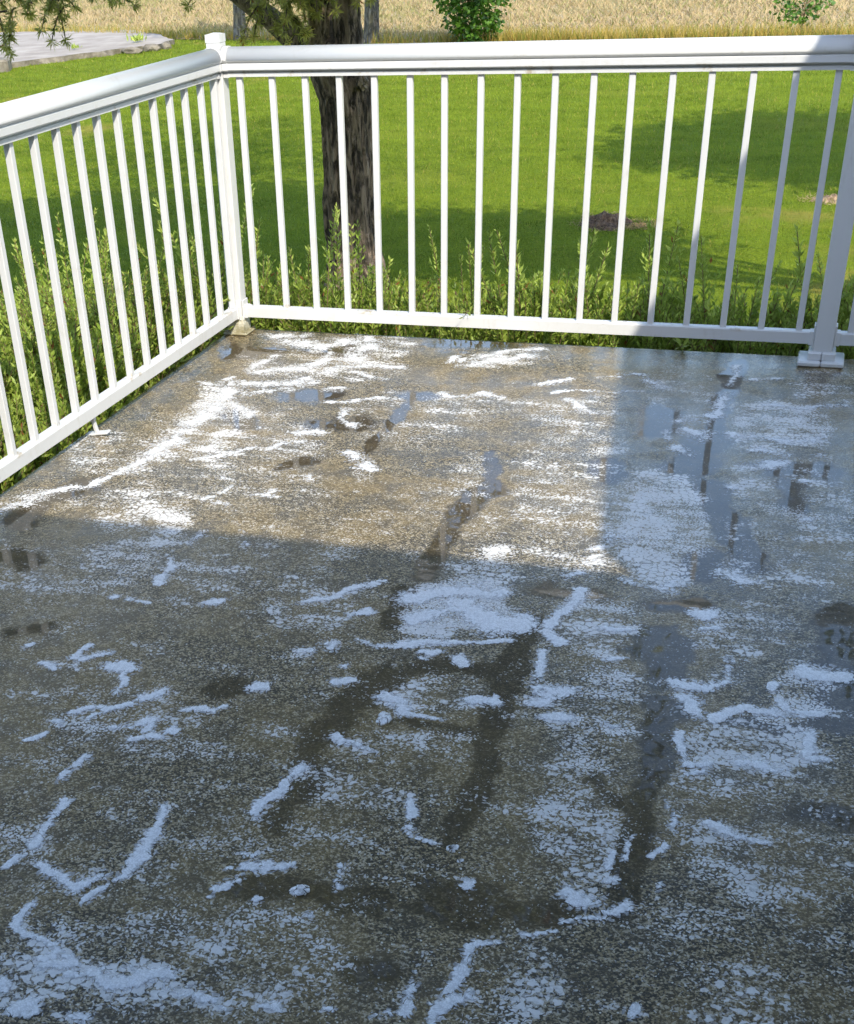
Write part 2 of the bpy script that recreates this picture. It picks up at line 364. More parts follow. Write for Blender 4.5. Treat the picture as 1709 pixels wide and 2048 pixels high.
fx = axis(-24, 8, .4, 900); fl = np.interp(fx, ex, ey) + .12 * pnoise(fx * .9, fx * 0 + 3.3) * (np.abs(fx) < 30)
rows = np.array([0, 3, 8, 16, 40, 120, 400, 900.0])
V = np.stack([np.repeat(fx[None], len(rows), 0), fl[None] + rows[:, None], np.full((len(rows), len(fx)), GZ + .006)], -1)
fieldo = link('field', mesh_np('field', V.reshape(-1, 3), gridfaces(len(fx), len(rows)), MFIELD)); tag(fieldo, kind='structure')

def blades(P, H, W, lean, yaw):
    n = len(P); a = np.stack([np.cos(yaw), np.sin(yaw), 0 * yaw], -1); la = rng.uniform(0, 2 * math.pi, n)
    L = np.stack([np.cos(la) * lean, np.sin(la) * lean, np.ones(n)], -1) * H[:, None]
    V = np.stack([P - a * W[:, None] / 2, P + a * W[:, None] / 2, P + L], 1).reshape(-1, 3)
    return V, np.arange(3 * n).reshape(-1, 3)
# lawn grass inside the stretch the camera can see (and a step to each side)
N = 900000
y = 1.3 + (rng.random(N) ** 1.35) * 18.5; x = rng.uniform(-14.5, 4.5, N)
lo = -2.9 - (y - 2.5) * .62; keep = (x > lo) & (x < 3.2) & (y < np.interp(x, ex, ey) + .1); x = x[keep]; y = y[keep]; n = len(x)
keep = rng.random(n) < np.clip(1.2 - y / 22, .35, 1); x = x[keep]; y = y[keep]; n = len(x)
sc_d = 1 + np.clip((y - 4) / 8, 0, 2.0)
V, F = blades(np.stack([x, y, ground_z(x, y) - .004], -1), rng.uniform(.012, .030, n) * (.8 + .25 * sc_d), rng.uniform(.0025, .0050, n) * sc_d, rng.uniform(.1, .9, n), rng.uniform(0, 6.28, n))
grass = link('lawn_grass', mesh_np('lawn_grass', V, F, MBLADE)); tag(grass, 'short green mown grass covering the lawn beyond the railing', 'grass', kind='stuff')
# dry crop standing in the field
N = 150000
x = rng.uniform(-26, 6, N); y = rng.uniform(17, 40, N) ; e = np.interp(x, ex, ey)
keep = (y > e + .25) & (x > -8 - (y - 14) * .78) & (rng.random(N) < np.clip(1.7 - (y - 17) / 20, .3, 1)); x = x[keep]; y = y[keep]; n = len(x)
V, F = blades(np.stack([x, y, np.full(n, GZ)], -1), rng.uniform(.03, .12, n), rng.uniform(.014, .045, n), rng.uniform(.3, 1.6, n), rng.uniform(0, 6.28, n))
tag(link('field_stubble', mesh_np('field_stubble', V, F, MSTRAW)), 'dry tan crop standing across the field behind the lawn', 'crop', kind='stuff')
N = 26000
x = rng.uniform(-24, 6, N); e = np.interp(x, ex, ey); y = e + np.abs(rng.normal(0, .28, N)) - .05
keep = rng.random(N) < np.where(x > -4.2, 1.0, .35); x = x[keep]; y = y[keep]; n = len(x)
V, F = blades(np.stack([x, y, np.full(n, GZ)], -1), rng.uniform(.06, .26, n), rng.uniform(.008, .02, n), rng.uniform(.1, .7, n), rng.uniform(0, 6.28, n))
tag(link('field_margin_grass', mesh_np('field_margin_grass', V, F, MMARGIN)), 'long golden grass along the edge between lawn and field', 'grass', kind='stuff')

# planting bed soil, added dark so the gaps under the shrubs show no light
bxs = np.array([-1.35, -.9, -.4, -.0505]); 
bedV = [(-1.25, -5.2), (-.052, -5.2), (-.052, .064), (3.62, .064), (3.62, 1.15), (-.5, 1.15), (-1.25, .5)]
bed = link('planting_bed', mesh_np('planting_bed', [(a, b, GZ + .045) for a, b in bedV], [tuple(range(7))], MSOIL)); tag(bed, kind='structure')

# ------------------------------------------------------------------ patio slab with its lather map
FOAM_STREAKS="""106 -12 31 179 -43 32 246 13 32;234 -71 52 320 -129 54 377 -77 54 441 -10 55;493 11 44 513 -131 55 496 -250 60;211 -419 18 208 -353 20 229 -258 22;211 -419 24 259 -427 25 315 -383 25;327 -387 33 392 -358 33 430 -261 28 397 -175 11;479 -386 24 489 -324 27 559 -305 27 693 -297 27;555 -371 15 615 -403 15 674 -428 15;95 -570 16 152 -570 16 182 -495 16;194 -562 42 263 -564 41 402 -522 41;402 -522 8 379 -447 8;432 -547 22 424 -471 31 471 -503 28;287 -661 25 334 -617 25 414 -581 25;212 -605 37 241 -729 45 240 -895 47;236 -886 36 233 -964 34 241 -1104 33 227 -1238 33 207 -1335 32;207 -1335 18 181 -1416 18 147 -1478 18;130 -1472 22 80 -1533 22 47 -1614 21 21 -1681 20;296 -747 21 374 -835 20;577 -682 17 647 -649 17 705 -608 17 786 -592 17;532 -553 20 570 -546 20;648 -724 19 655 -810 10 709 -865 22;585 -947 26 636 -928 26;546 -1097 11 554 -1046 12 612 -1009 12;766 -1062 26 812 -1108 25 857 -1155 24;842 -1174 22 871 -1164 22;379 -1209 16 433 -1177 16 497 -1095 16;712 -1247 8 732 -1294 8;491 -1314 9 543 -1358 4 538 -1423 9;504 -1489 13 525 -1443 13;553 -1499 13 585 -1505 13;623 -1407 10 652 -1408 10 659 -1375 9;655 -1414 10 688 -1417 10;713 -1709 9 724 -1730 9;690 -1654 9 695 -1659 9;582 -1725 19 595 -1676 20;513 -1683 12 519 -1682 12;568 -1805 7 604 -1865 10 611 -1957 12;902 -158 22 962 -96 22 1011 -53 23 1102 -8 23;921 -194 38 988 -165 38 1099 -94 39;836 -226 18 848 -140 19;874 -263 16 881 -151 17;891 -249 21 929 -226 21;1171 -399 19 1215 -340 20 1259 -307 20;1338 -286 15 1401 -280 15;1396 -245 13 1471 -230 13;1227 -452 10 1294 -425 11 1484 -388 10;893 -532 19 939 -548 19 981 -530 19 1012 -509 19 1080 -525 19;1291 -511 16 1371 -615 15;1556 -1463 26 1585 -1471 26;1532 -1544 16 1558 -1512 16;1524 -1635 15 1554 -1595 15;1497 -1706 10 1523 -1668 10;1550 -1765 17 1527 -1862 17 1500 -1947 16;1497 -1975 14 1547 -2009 14;1183 -1899 31 1295 -1828 32 1366 -1821 32;1306 -1908 44 1399 -1963 44 1445 -1951 45;1222 -1989 21 1274 -1964 21;1194 -2117 11 1314 -2077 11 1446 -2035 11;1283 -2120 8 1319 -2111 8;1136 -2114 6 1189 -2127 6;1353 -2128 11 1384 -2148 11;1293 -2143 10 1301 -2141 10;1079 -2139 21 1084 -2136 22;1038 -2183 17 1048 -2181 17;1149 -2284 14 1185 -2265 14;1143 -2210 10 1148 -2209 10;1268 -2318 19 1308 -2359 19;1319 -2365 7 1390 -2361 7;1420 -2293 13 1471 -2288 13 1461 -2265 8;1522 -2059 12 1534 -2174 11;1542 -2213 21 1592 -2208 21;1543 -2259 15 1561 -2254 15;1572 -2305 16 1613 -2302 16;1677 -2299 8 1703 -2322 8;1619 -1944 9 1676 -1930 9;1632 -2048 6 1685 -2051 6;969 -1972 14 994 -1945 15;1001 -1951 10 1044 -1910 10 1106 -1833 10;1083 -2012 11 1125 -1972 12;539 -2048 10 544 -2046 10;580 -2043 9 626 -2062 9;776 -2025 20 785 -2022 20;466 -2307 9 479 -2295 9;589 -2316 12 593 -2279 12;609 -2319 15 633 -2291 15;598 -2342 5 619 -2371 5;531 -2368 11 564 -2368 10;678 -2347 21 718 -2332 21;717 -2362 8 751 -2429 8;1001 -2339 16 1020 -2334 16;1033 -2180 17 1043 -2177 17;699 -2519 10 745 -2480 10;761 -2494 11 792 -2467 11;801 -2439 14 834 -2407 14;734 -2547 7 751 -2516 7;795 -2551 9 830 -2534 9;840 -2539 11 857 -2510 10 866 -2546 7;856 -2571 9 898 -2559 9;895 -2451 9 952 -2455 9 977 -2433 9;902 -2533 9 918 -2532 9;648 -2634 7 675 -2612 7;675 -2566 11 685 -2564 11;1204 -2461 12 1227 -2501 12;1230 -2488 9 1272 -2502 9 1302 -2508 10;796 -2645 9 795 -2721 8;820 -2780 11 813 -2826 10 827 -2883 8 843 -2926 8;826 -2969 7 835 -2945 7;883 -2963 11 929 -2990 12 952 -2993 14 985 -2963 14;1009 -2975 6 1029 -2956 6;1026 -2951 13 1027 -2902 13 1019 -2847 13;1019 -2847 10 1011 -2789 10 1009 -2760 10;989 -3020 11 1003 -2991 11;911 -3057 8 918 -3106 8;926 -3113 9 960 -3128 9 1009 -3147 8;975 -3080 6 993 -3099 6;983 -3173 7 1004 -3162 7;1003 -3185 9 1031 -3174 9;1022 -3152 6 1046 -3172 6;1095 -3181 9 1125 -3189 10 1150 -3173 10 1164 -3147 11 1184 -3146 10;1146 -3170 6 1151 -3146 4 1121 -3141 6;1074 -3174 9 1096 -3157 9;1038 -3193 5 1072 -3187 5;987 -3272 15 1000 -3260 15 1020 -3250 15;1086 -3256 10 1111 -3248 10;956 -3221 6 976 -3233 6;1190 -3174 6 1201 -3171 6;1209 -3156 4 1216 -3154 4;1216 -3171 6 1235 -3165 6;1246 -3167 10 1263 -3170 10;1339 -3156 4 1359 -3150 4;1355 -3162 5 1364 -3159 5;1279 -3178 5 1293 -3174 5;1423 -3146 4 1438 -3141 4;1198 -2872 12 1210 -2869 12;1233 -2874 9 1236 -2867 9;1260 -2867 8 1272 -2858 8;1197 -2900 9 1200 -2899 9;1180 -2924 9 1188 -2916 9;1200 -2845 5 1205 -2843 5;1175 -2849 5 1189 -2845 5;1166 -2884 5 1177 -2881 5;1163 -2953 4 1172 -2950 4;1241 -2953 5 1252 -2955 5;1327 -2966 6 1336 -2964 6;1194 -2579 15 1185 -2627 14 1180 -2686 14 1164 -2741 14;1399 -2614 8 1421 -2681 8;1429 -2709 7 1455 -2730 7 1479 -2734 8;1355 -2820 5 1359 -2872 5 1366 -2887 5;1364 -2881 5 1384 -2870 5;1540 -2811 9 1546 -2809 9;1724 -2801 17 1740 -2811 17;1771 -2825 12 1796 -2804 12;1721 -2869 10 1743 -2858 10 1771 -2839 10;1699 -2802 7 1706 -2784 7;1756 -2754 11 1764 -2752 11;1774 -2635 5 1777 -2695 5;1755 -2680 5 1754 -2717 5;1598 -2966 7 1593 -2999 6;1589 -3014 12 1580 -3058 12;1624 -2935 7 1608 -2954 7;1656 -2913 4 1707 -2905 4;1615 -3058 11 1580 -3093 10 1582 -3121 8;1529 -3070 9 1527 -3095 8;1533 -3113 10 1535 -3119 10;1520 -3045 5 1523 -3045 5;1486 -3141 8 1491 -3140 8;1507 -3131 7 1511 -3130 7;1788 -2122 19 1842 -2123 19 1875 -2083 18;1807 -2161 19 1831 -2220 19;1874 -2035 7 1875 -2075 6;2023 -2021 30 2073 -2016 30;1860 -2227 12 1934 -2193 12;1945 -2204 11 1992 -2188 11;1986 -2144 9 2009 -2180 9;2022 -2184 12 2066 -2158 12;1812 -2295 10 1825 -2384 10;1832 -2382 11 1874 -2371 11;2028 -2237 12 2034 -2321 12;2035 -2329 11 2067 -2320 11;1932 -2362 18 1998 -2368 17;1833 -2419 8 1873 -2402 8;1962 -2084 7 1967 -2111 7;1816 -2503 5 1825 -2547 5;1832 -2556 8 1840 -2598 8;1893 -2567 10 1944 -2586 10 1988 -2585 10;1822 -2626 5 1815 -2665 5;1834 -2740 5 1837 -2769 5;1848 -3023 7 1846 -3043 7;1632 -636 30 1709 -620 30;1735 -358 21 1727 -489 22 1714 -572 25;1746 -85 15 1735 -285 14;1601 -715 14 1628 -783 14;1642 -723 44 1696 -740 44;1645 -835 23 1675 -899 23;1833 -450 18 1953 -444 18 2059 -414 18;1781 -722 24 1908 -732 24 1991 -707 24;1845 -955 25 1917 -902 25;1849 -823 27 1914 -836 26;2013 -841 15 2033 -836 15;1987 -1026 17 2009 -1021 17;1973 -952 14 1990 -948 14;1950 -989 21 1955 -988 21;1994 -1268 11 2014 -1263 11;1806 -1101 13 1821 -1104 13;1722 -1705 25 1740 -1696 25;1834 -1606 32 1882 -1641 32;1806 -1816 23 1818 -1813 23;1820 -1880 13 1838 -1875 13;1631 -1694 17 1685 -1712 17 1741 -1738 17;1479 -280 24 1548 -341 23;1789 -221 20 1875 -184 20"""
FILM_AREAS="""45 571 -1926 380 92 71 -147;12 681 -2153 352 89 82 -170;78 388 -1577 141 32 110 -226;55 417 -1046 274 58 130 -311;60 1429 -1205 148 33 109 -606;85 1312 -1678 94 23 28 -117;75 1675 -1375 109 25 48 -388;60 1898 -611 146 30 13 -250;40 1969 -1307 168 39 22 -484;50 1637 -2206 82 22 38 -222;50 1359 -2269 93 24 20 -73;50 1351 -2481 113 31 19 -63;50 1684 -2580 88 24 32 -184;50 1668 -3009 74 22 22 -100;38 1998 -2733 135 39 19 -316;45 1308 -3082 134 39 43 -109;50 1077 -3172 135 39 45 -85;42 1208 -2742 122 34 36 -93;50 402 -267 285 52 95 -268;75 308 -939 89 18 160 -370;60 106 -1195 159 34 95 -185;40 880 -777 202 41 72 -252;60 993 -627 162 32 25 -98;65 1229 -594 115 23 19 -97;55 601 -55 68 12 43 -143;65 1168 -1264 63 14 66 -263;55 875 -1241 24 5 33 -102;70 1950 -2294 126 34 7 -100;60 2014 -2106 62 16 4 -94;85 1283 -1906 126 31 30 -115;70 1265 -2041 61 15 12 -43;60 993 -158 113 21 22 -96;60 81 -1579 120 27 44 -77;50 830 -2919 49 14 28 -49;45 1061 -2903 32 9 14 -30;45 1594 -357 116 23 32 -285;35 2007 -228 99 19 5 -194;50 1609 -1919 80 20 25 -155;40 1887 -1872 116 29 10 -132;35 789 -2487 171 45 51 -101;30 1285 -2598 127 35 29 -88;40 1371 -2725 72 20 25 -79;25 968 -2748 212 59 80 -165;45 1872 -1037 85 19 9 -137;35 1871 -2498 64 18 7 -73;45 1404 -670 70 14 42 -254;35 669 -1411 181 41 75 -191;30 855 -1687 212 50 50 -136;28 1118 -1473 180 42 66 -238;45 990 -1991 96 24 41 -113;40 884 -2572 109 29 23 -47;45 1177 -3041 88 25 28 -63"""
PUDDLES="""100 1165 -989 18 1202 -1128 18 1218 -1260 31 1180 -1415 30 1189 -1549 22 1194 -1690 23 1190 -1775 24;100 803 -560 9 834 -724 12 819 -829 13 831 -951 12 819 -1039 13;100 146 -1468 43 95 -1582 40 108 -1717 34;100 1168 -1859 21 1189 -2025 19;100 1464 -1932 25 1471 -2108 23 1481 -2266 21 1487 -2375 20;62 1468 -2140 36 1386 -2182 36 1285 -2188 36 1226 -2234 35;85 1236 -2231 39 1213 -2337 37 1191 -2454 30 1213 -2633 26 1213 -2755 26;55 1313 -2385 21 1402 -2394 21 1487 -2375 21;68 1491 -2391 25 1503 -2538 24 1507 -2659 24 1504 -2730 24;80 1303 -2900 29 1430 -2889 29;100 1528 -2867 53 1578 -2877 52;80 1616 -2876 30 1710 -2851 30;80 1213 -2929 27 1271 -2928 26;100 1748 -1962 63 1768 -1968 32 1775 -2111 28;100 1781 -2233 28 1815 -2215 28;100 1775 -2188 24 1784 -2330 23 1788 -2460 22 1795 -2635 20 1799 -2826 19;100 1911 -2230 16 2062 -2207 16;100 1576 -569 46 1574 -720 43;100 1746 -48 27 1734 -456 23 1729 -688 21;100 1729 -770 57 1692 -988 52;100 1754 -1088 36 1816 -1306 34 1895 -1546 32;100 1771 -1513 35 1792 -1616 34;100 1469 -981 32 1522 -1115 31;90 363 -157 59 475 -167 58 481 -76 51;80 463 -626 49 587 -602 49;90 645 -1198 30 692 -1168 30;90 802 -560 38 880 -554 38;70 315 -800 46 412 -918 44;70 618 -875 52 734 -851 52;70 788 -22 71 955 7 70;90 2089 -1753 40 2096 -2194 35;80 1478 -1783 34 1587 -1781 34;80 1444 -3075 31 1482 -3053 31;90 1727 -1796 37 1797 -1766 38;90 173 -1909 32 263 -1945 31;80 405 -2251 22 455 -2210 22;70 938 -2370 31 983 -2348 31;80 103 -204 84 190 -188 84;70 2030 -2484 35 2108 -2491 34;70 1702 -2484 25 1760 -2529 24;90 1916 -939 57 2014 -936 57;90 1950 -1020 28 1977 -1213 27"""

def rows_of(s): return [[float(v) for v in r.split()] for r in s.split(';')]
def stroke_field(A, xs, ys, strokes, grow=1.0, combine=np.maximum, vals=None):
    """distance profile 1 at the centre line, 0 at the rim, for capsule chains with changing radius"""
    for si, s in enumerate(strokes):
        p = np.array(s).reshape(-1, 3) / 1000.0; val = 1.0 if vals is None else vals[si]
        for i in range(max(1, len(p) - 1)):
            a = p[i]; b = p[min(i + 1, len(p) - 1)]; r = max(a[2], b[2]) * grow
            i0, i1 = np.searchsorted(xs, [min(a[0], b[0]) - r, max(a[0], b[0]) + r]); j0, j1 = np.searchsorted(ys, [min(a[1], b[1]) - r, max(a[1], b[1]) + r])
            if i1 <= i0 or j1 <= j0: continue
            X, Y = np.meshgrid(xs[i0:i1], ys[j0:j1]); d = b[:2] - a[:2]; L = d @ d + 1e-12
            t = np.clip(((X - a[0]) * d[0] + (Y - a[1]) * d[1]) / L, 0, 1)
            q = np.hypot(X - a[0] - t * d[0], Y - a[1] - t * d[1]) / ((a[2] + (b[2] - a[2]) * t) * grow)
            A[j0:j1, i0:i1] = combine(A[j0:j1, i0:i1], val * np.clip(1 - q, 0, 1))
    return A
KS = rows_of(FOAM_STREAKS); ES = rows_of(FILM_AREAS); PS = rows_of(PUDDLES)
PX0, PX1, PY0, PY1 = -.052, 3.60, -5.0, .064
pxs = np.concatenate([np.arange(PX0, 2.35, .008), np.arange(2.40, PX1 - .01, .05), [PX1]])
pys = np.concatenate([[PY0], np.arange(-4.95, -3.5, .05), np.arange(-3.45, PY1 - .004, .008), [PY1]])
X, Y = np.meshgrid(pxs, pys)
wx = X + .035 * fbm(X * 6, Y * 6, 3); wy = Y + .045 * fbm(X * 6 + 40, Y * 6 + 11, 3)
film = np.where(Y > -1.8, -.10, .16)  # base film lower where the sun falls, so the sunlit concrete reads browner
for d, cx, cy, ux, uy, vx, vy in ES:
    d /= 100; d *= .68 if (cy > -1760 and cx < 1600) else 1.0; cx, cy, ux, uy, vx, vy = [k / 1000 for k in (cx, cy, ux, uy, vx, vy)]  # film areas on the sunlit side thinned to hold down their brightness
    det = ux * vy - uy * vx; a = ((wx - cx) * vy - (wy - cy) * vx) / det; b = (ux * (wy - cy) - uy * (wx - cx)) / det
    k = np.clip(1.25 - np.hypot(a, b), 0, .5) / .5; k = k * k * (3 - 2 * k)
    film = film * (1 - k) + d * k
kf = stroke_field(np.zeros(X.shape), pxs, pys, KS, 2.1)
film = np.clip(film, -.2, 1); film = np.clip(film + np.where(Y > -1.75, .28, .42) * kf, -.2, 1)  # film round the streaks also weaker in the sunlit part than in shade
pud = stroke_field(np.zeros(X.shape), pxs, pys, [r[1:] for r in PS], 1.9, np.maximum, [r[0] / 100 for r in PS])
pi = np.clip(np.searchsorted(pxs, X + .022 * fbm(X * 7 + 3, Y * 7, 4, .6)), 0, len(pxs) - 1); pj = np.clip(np.searchsorted(pys, Y + .035 * fbm(X * 7 + 60, Y * 7 + 8, 4, .6)), 0, len(pys) - 1)
pud = np.clip(pud[pj, pi] * 1.35, 0, 1)
lip = -.004 * np.clip(1 - np.minimum(X - PX0, PY1 - Y) / .012, 0, 1)
top = np.stack([X, Y, lip], -1)
me = mesh_np('patio', top.reshape(-1, 3), gridfaces(len(pxs), len(pys)), MPAT, True)
for nm, arr in (('film', film), ('puddle', pud)):
    at = me.attributes.new(nm, 'FLOAT', 'POINT'); at.data.foreach_set('value', arr.astype(np.float32).ravel())
patio = link('patio', me); tag(patio, kind='structure')
# slab sides
def ring(off, z): return [(PX0 - off, PY0), (PX1, PY0), (PX1, PY1 + off), (PX0 - off, PY1 + off)], z
a, za = ring(0, -.004); b, zb = ring(.006, -.012); c, zc = ring(.006, GZ - .2)
V = [(p[0], p[1], z) for R_, z in ((a, za), (b, zb), (c, zc)) for p in R_]
F = [(k * 4 + i, k * 4 + (i + 1) % 4, k * 4 + 4 + (i + 1) % 4, k * 4 + 4 + i) for k in range(2) for i in range(4)]
link('slab_edge', mesh_np('slab_edge', V, F, MSIDE), patio)

# raised lather: a height field lying on the wet slab
fxs = np.arange(-.05, 2.25, .0045); fys = np.arange(-3.40, .062, .0045)
X, Y = np.meshgrid(fxs, fys)
T = np.zeros(X.shape)
n1 = fbm(X * 9, Y * 9, 3); n2 = fbm(X * 9 + 31, Y * 9 + 7, 3)
# sample the stroke field through a warp so that the rims wander
T0 = stroke_field(np.zeros(X.shape), fxs, fys, KS, 2.0)
ii = np.clip(((X + .022 * n1) - fxs[0]) / .0045, 0, len(fxs) - 1).round().astype(int); jj = np.clip(((Y + .030 * n2) - fys[0]) / .0045, 0, len(fys) - 1).round().astype(int)
T = T0[jj, ii] * np.where(Y > -1.75, .78, 1.06)  # lather thinned in the sun and thickened in shade to even its brightness
T = (T + np.roll(T, 1, 0) + np.roll(T, -1, 0) + np.roll(T, 1, 1) + np.roll(T, -1, 1)) / 5
fine = fbm(X * 38, Y * 38, 4, .65); mid = fbm(X * 15 + 5, Y * 15, 3)
gate = np.clip(T * 2.5, 0, 1)
v = T - .36 + .24 * fine * gate + .36 * mid * gate
v[T <= 0.01] = -.4
h = np.where(v > 0, .0013 * np.clip(v * 1.6, 0, 1) + .0008 * np.clip(fbm(X * 80, Y * 80, 2) + .1, 0, 1) * np.clip(v * 3, 0, 1), 0.0)
f = gridfaces(len(fxs), len(fys)); on = (v.ravel()[f] > -.03).any(1); f = f[on]
used = np.unique(f); remap = np.zeros(X.size, int); remap[used] = np.arange(len(used))
FV = np.stack([X, Y, h * .8 + .0005], -1).reshape(-1, 3)[used]
me = mesh_np('soap_lather', FV, remap[f], MFOAM, True)
at = me.attributes.new('thick', 'FLOAT', 'POINT'); at.data.foreach_set('value', v.ravel()[used].astype(np.float32))
tag(link('soap_lather', me), 'white soap lather lying in streaks over the wet patio', 'foam', kind='stuff')

# single lumps and bubbles one can point at
def dome(name, label, x, y, rx, ry, hgt, rz=0.0, tail=0.0, ring_=False, holes=0, group=None):
    bm = bmesh.new(); nu, nv = 28, 10; rows_ = []
    for j in range(nv + 1):
        r = []
        for k in range(nu):
            t = 2 * math.pi * k / nu; q = 1.0 if j == 0 else math.cos(j / nv * math.pi / 2)
            wob = 1 + .13 * math.sin(2 * t + x * 9) + .10 * math.sin(3 * t + y * 7) + .05 * math.sin(7 * t + x * 31)
            xx = math.cos(t) * rx * q * wob * (1 + tail * max(0, math.cos(t)) ** 3); yy = math.sin(t) * ry * q * wob
            zz = .55 * hgt * math.sin(j / nv * math.pi / 2) ** .7 * (1 + .16 * math.sin(5 * xx / rx + 3 * yy / ry) + .10 * math.sin(11 * xx / rx - 9 * yy / ry))
            if ring_: zz *= 1 - .85 * math.exp(-(q / .5) ** 2)
            r.append(bm.verts.new((xx, yy, zz - .0005 if j == 0 else zz)))
        rows_.append(r)
    for j in range(nv):
        for k in range(nu): bm.faces.new((rows_[j][k], rows_[j][(k + 1) % nu], rows_[j + 1][(k + 1) % nu], rows_[j + 1][k]))
    bmesh.ops.remove_doubles(bm, verts=bm.verts, dist=1e-5)
    me = bm_me(name, bm, MFOAM); at = me.attributes.new('thick', 'FLOAT', 'POINT'); at.data.foreach_set('value', np.array([.22 + 40 * max(0, v_.co.z) for v_ in me.vertices], np.float32)); me.polygons.foreach_set('use_smooth', np.ones(len(me.polygons), bool))
    o = link(name, me, None, (x, y, .001), (0, 0, rz)); tag(o, label, 'foam', group)
    for hk in range(holes):
        b2 = bmesh.new(); bmesh.ops.create_uvsphere(b2, u_segments=14, v_segments=8, radius=min(rx, ry) * (.34 - .07 * hk))
        mb = bm_me('bubble', b2, MBUB); mb.polygons.foreach_set('use_smooth', np.ones(len(mb.polygons), bool))
        an = hk * 2.4; link('bubble', mb, o, (math.cos(an) * rx * .28 * (holes > 1), math.sin(an) * ry * .28 * (holes > 1), hgt * .45))
    return o
dome('foam_lump', 'smooth round lump of lather lying in a dark wet patch', 1.283, -2.390, 0.0160, 0.0213, 0.0070, 0.26)
dome('foam_lump', 'small pointed lump of lather on the dark puddle near the bottom', 1.304, -2.910, 0.0149, 0.0134, 0.0070, 0.28, tail=0.5)
dome('foam_lump', 'bright ring of lather round a clear bubble on dark concrete', 1.508, -2.741, 0.0097, 0.0112, 0.0060, 0.27, ring_=True, holes=2)
dome('foam_lump', 'tiny lather ring with one bubble below the larger ring', 1.528, -2.769, 0.0052, 0.0064, 0.0040, 0.28, ring_=True, holes=1)
dome('foam_lump', 'oval white lather lump with several bubbles at the right', 1.877, -2.004, 0.0135, 0.0163, 0.0060, 0.25, ring_=True, holes=3)
dome('foam_lump', 'small lather ring lying in the foam right of the centre', 1.548, -2.214, 0.0095, 0.0132, 0.0050, 0.26, ring_=True, holes=1)
dome('foam_lump', 'smallest lather ring on the long streak above the centre', 1.310, -2.074, 0.0057, 0.0086, 0.0040, 0.25, ring_=True, holes=1)

# ------------------------------------------------------------------ railing
def top_rail_profile():
    z = .820; half = [(.017, 0), (.017, .011), (.0125, .0125), (.0125, .0165), (.026, .0180), (.0285, .0210), (.0285, .0370), (.0265, .0395), (.0255, .0405), (.0315, .0440)]
    arc = [(.0345 * math.cos(t), .0520 + .0330 * math.sin(t)) for t in np.linspace(-.12, math.pi / 2, 11)]
    L = half + arc; prof = [(-y, z + q) for y, q in L] + [(y, z + q) for y, q in reversed(L[:-1])]
    return prof, len(half), len(arc)
def railing_panel(name, label, loc, rz, x0, x1, picks, extra_end=None, support=None):
    o = thing(name, label, 'railing', loc, rz)
    prof, nh, na = top_rail_profile(); n = len(prof)
    sm = range(nh, n - nh - 1)
    link('top_rail', extrude_profile('top_rail', prof, x0, x1, MW, sm), o)
    # sleeves where the rail meets the posts
    for e0, e1 in ((x0, x0 + .020), (x1 - .020, x1)):
        pf = [((1 if y > 0 else -1) * (abs(y) + .0022) if abs(y) > 1e-4 else 0, .86 + (z - .86) * 1.05) for y, z in prof]
        link('rail_sleeve', extrude_profile('rail_sleeve', pf, e0, e1, MW, sm), o)
    link('bottom_rail', extrude_profile('bottom_rail', [(-.0165, .060), (-.0165, .093), (-.0135, .097), (.0135, .097), (.0165, .093), (.0165, .060)], x0, x1, MW), o)
    for e0, e1 in ((x0, x0 + .017), (x1 - .017, x1)):
        link('rail_bracket', box_me('rail_bracket', e0, e1, -.0195, .0195, .0565, .0985, MW), o)
        xm = e0 if e0 == x0 else e1
        link('bracket_flange', box_me('bracket_flange', min(xm, xm + (.005 if e0 == x0 else -.005)), max(xm, xm + (.005 if e0 == x0 else -.005)), -.0235, .0235, .050, .118, MW), o)
    pm = box_me('picket', -.0095, .0095, -.0095, .0095, .0955, .822, MW, .0018)
    for px in picks: link('picket', pm, o, (px + random.uniform(-.0012, .0012), 0, 0), (random.uniform(-.0015, .0015), random.uniform(-.0022, .0022), random.uniform(-.02, .02)))
    if extra_end is not None:
        link('end_picket', box_me('end_picket', extra_end - .009, extra_end + .009, -.0105, .0105, .0975, .823, MW), o)
    if support is not None:
        lm = box_me('support_leg', -.0065, .0065, -.0045, .0045, .004, .062, MW, .001)
        lg = link('support_leg', lm, o, (support, .003, 0), (math.radians(9), math.radians(5), 0))
        link('clip', box_me('clip', -.0085, .0085, -.007, .007, .042, .064, MW, .001), lg)
        link('foot_plate', box_me('foot_plate', -.013, .013, -.036, .040, .0012, .0065, MW, .0015), lg, (0, 0, 0), (0, 0, 0))
    return o
S = .11468; OX = .07403; OY = .14908
railing_panel('railing', 'long white railing panel with seventeen pickets across the far patio edge', (0, 0, 0), 0, .026, 1.988 - .029, [OX + i * S for i in range(17)])
railing_panel('railing', 'white railing panel running along the left patio edge towards the viewer', (0, 0, 0), -math.pi / 2 - .0087, .026, 2.05, [OY + i * S for i in range(17)], .0415, 1.085)
railing_panel('railing', 'white railing panel beginning right of the flanged post at the picture edge', (0, 0, 0), 0, 1.988 + .029, 3.55, [1.988 + OX + i * S for i in range(13)])
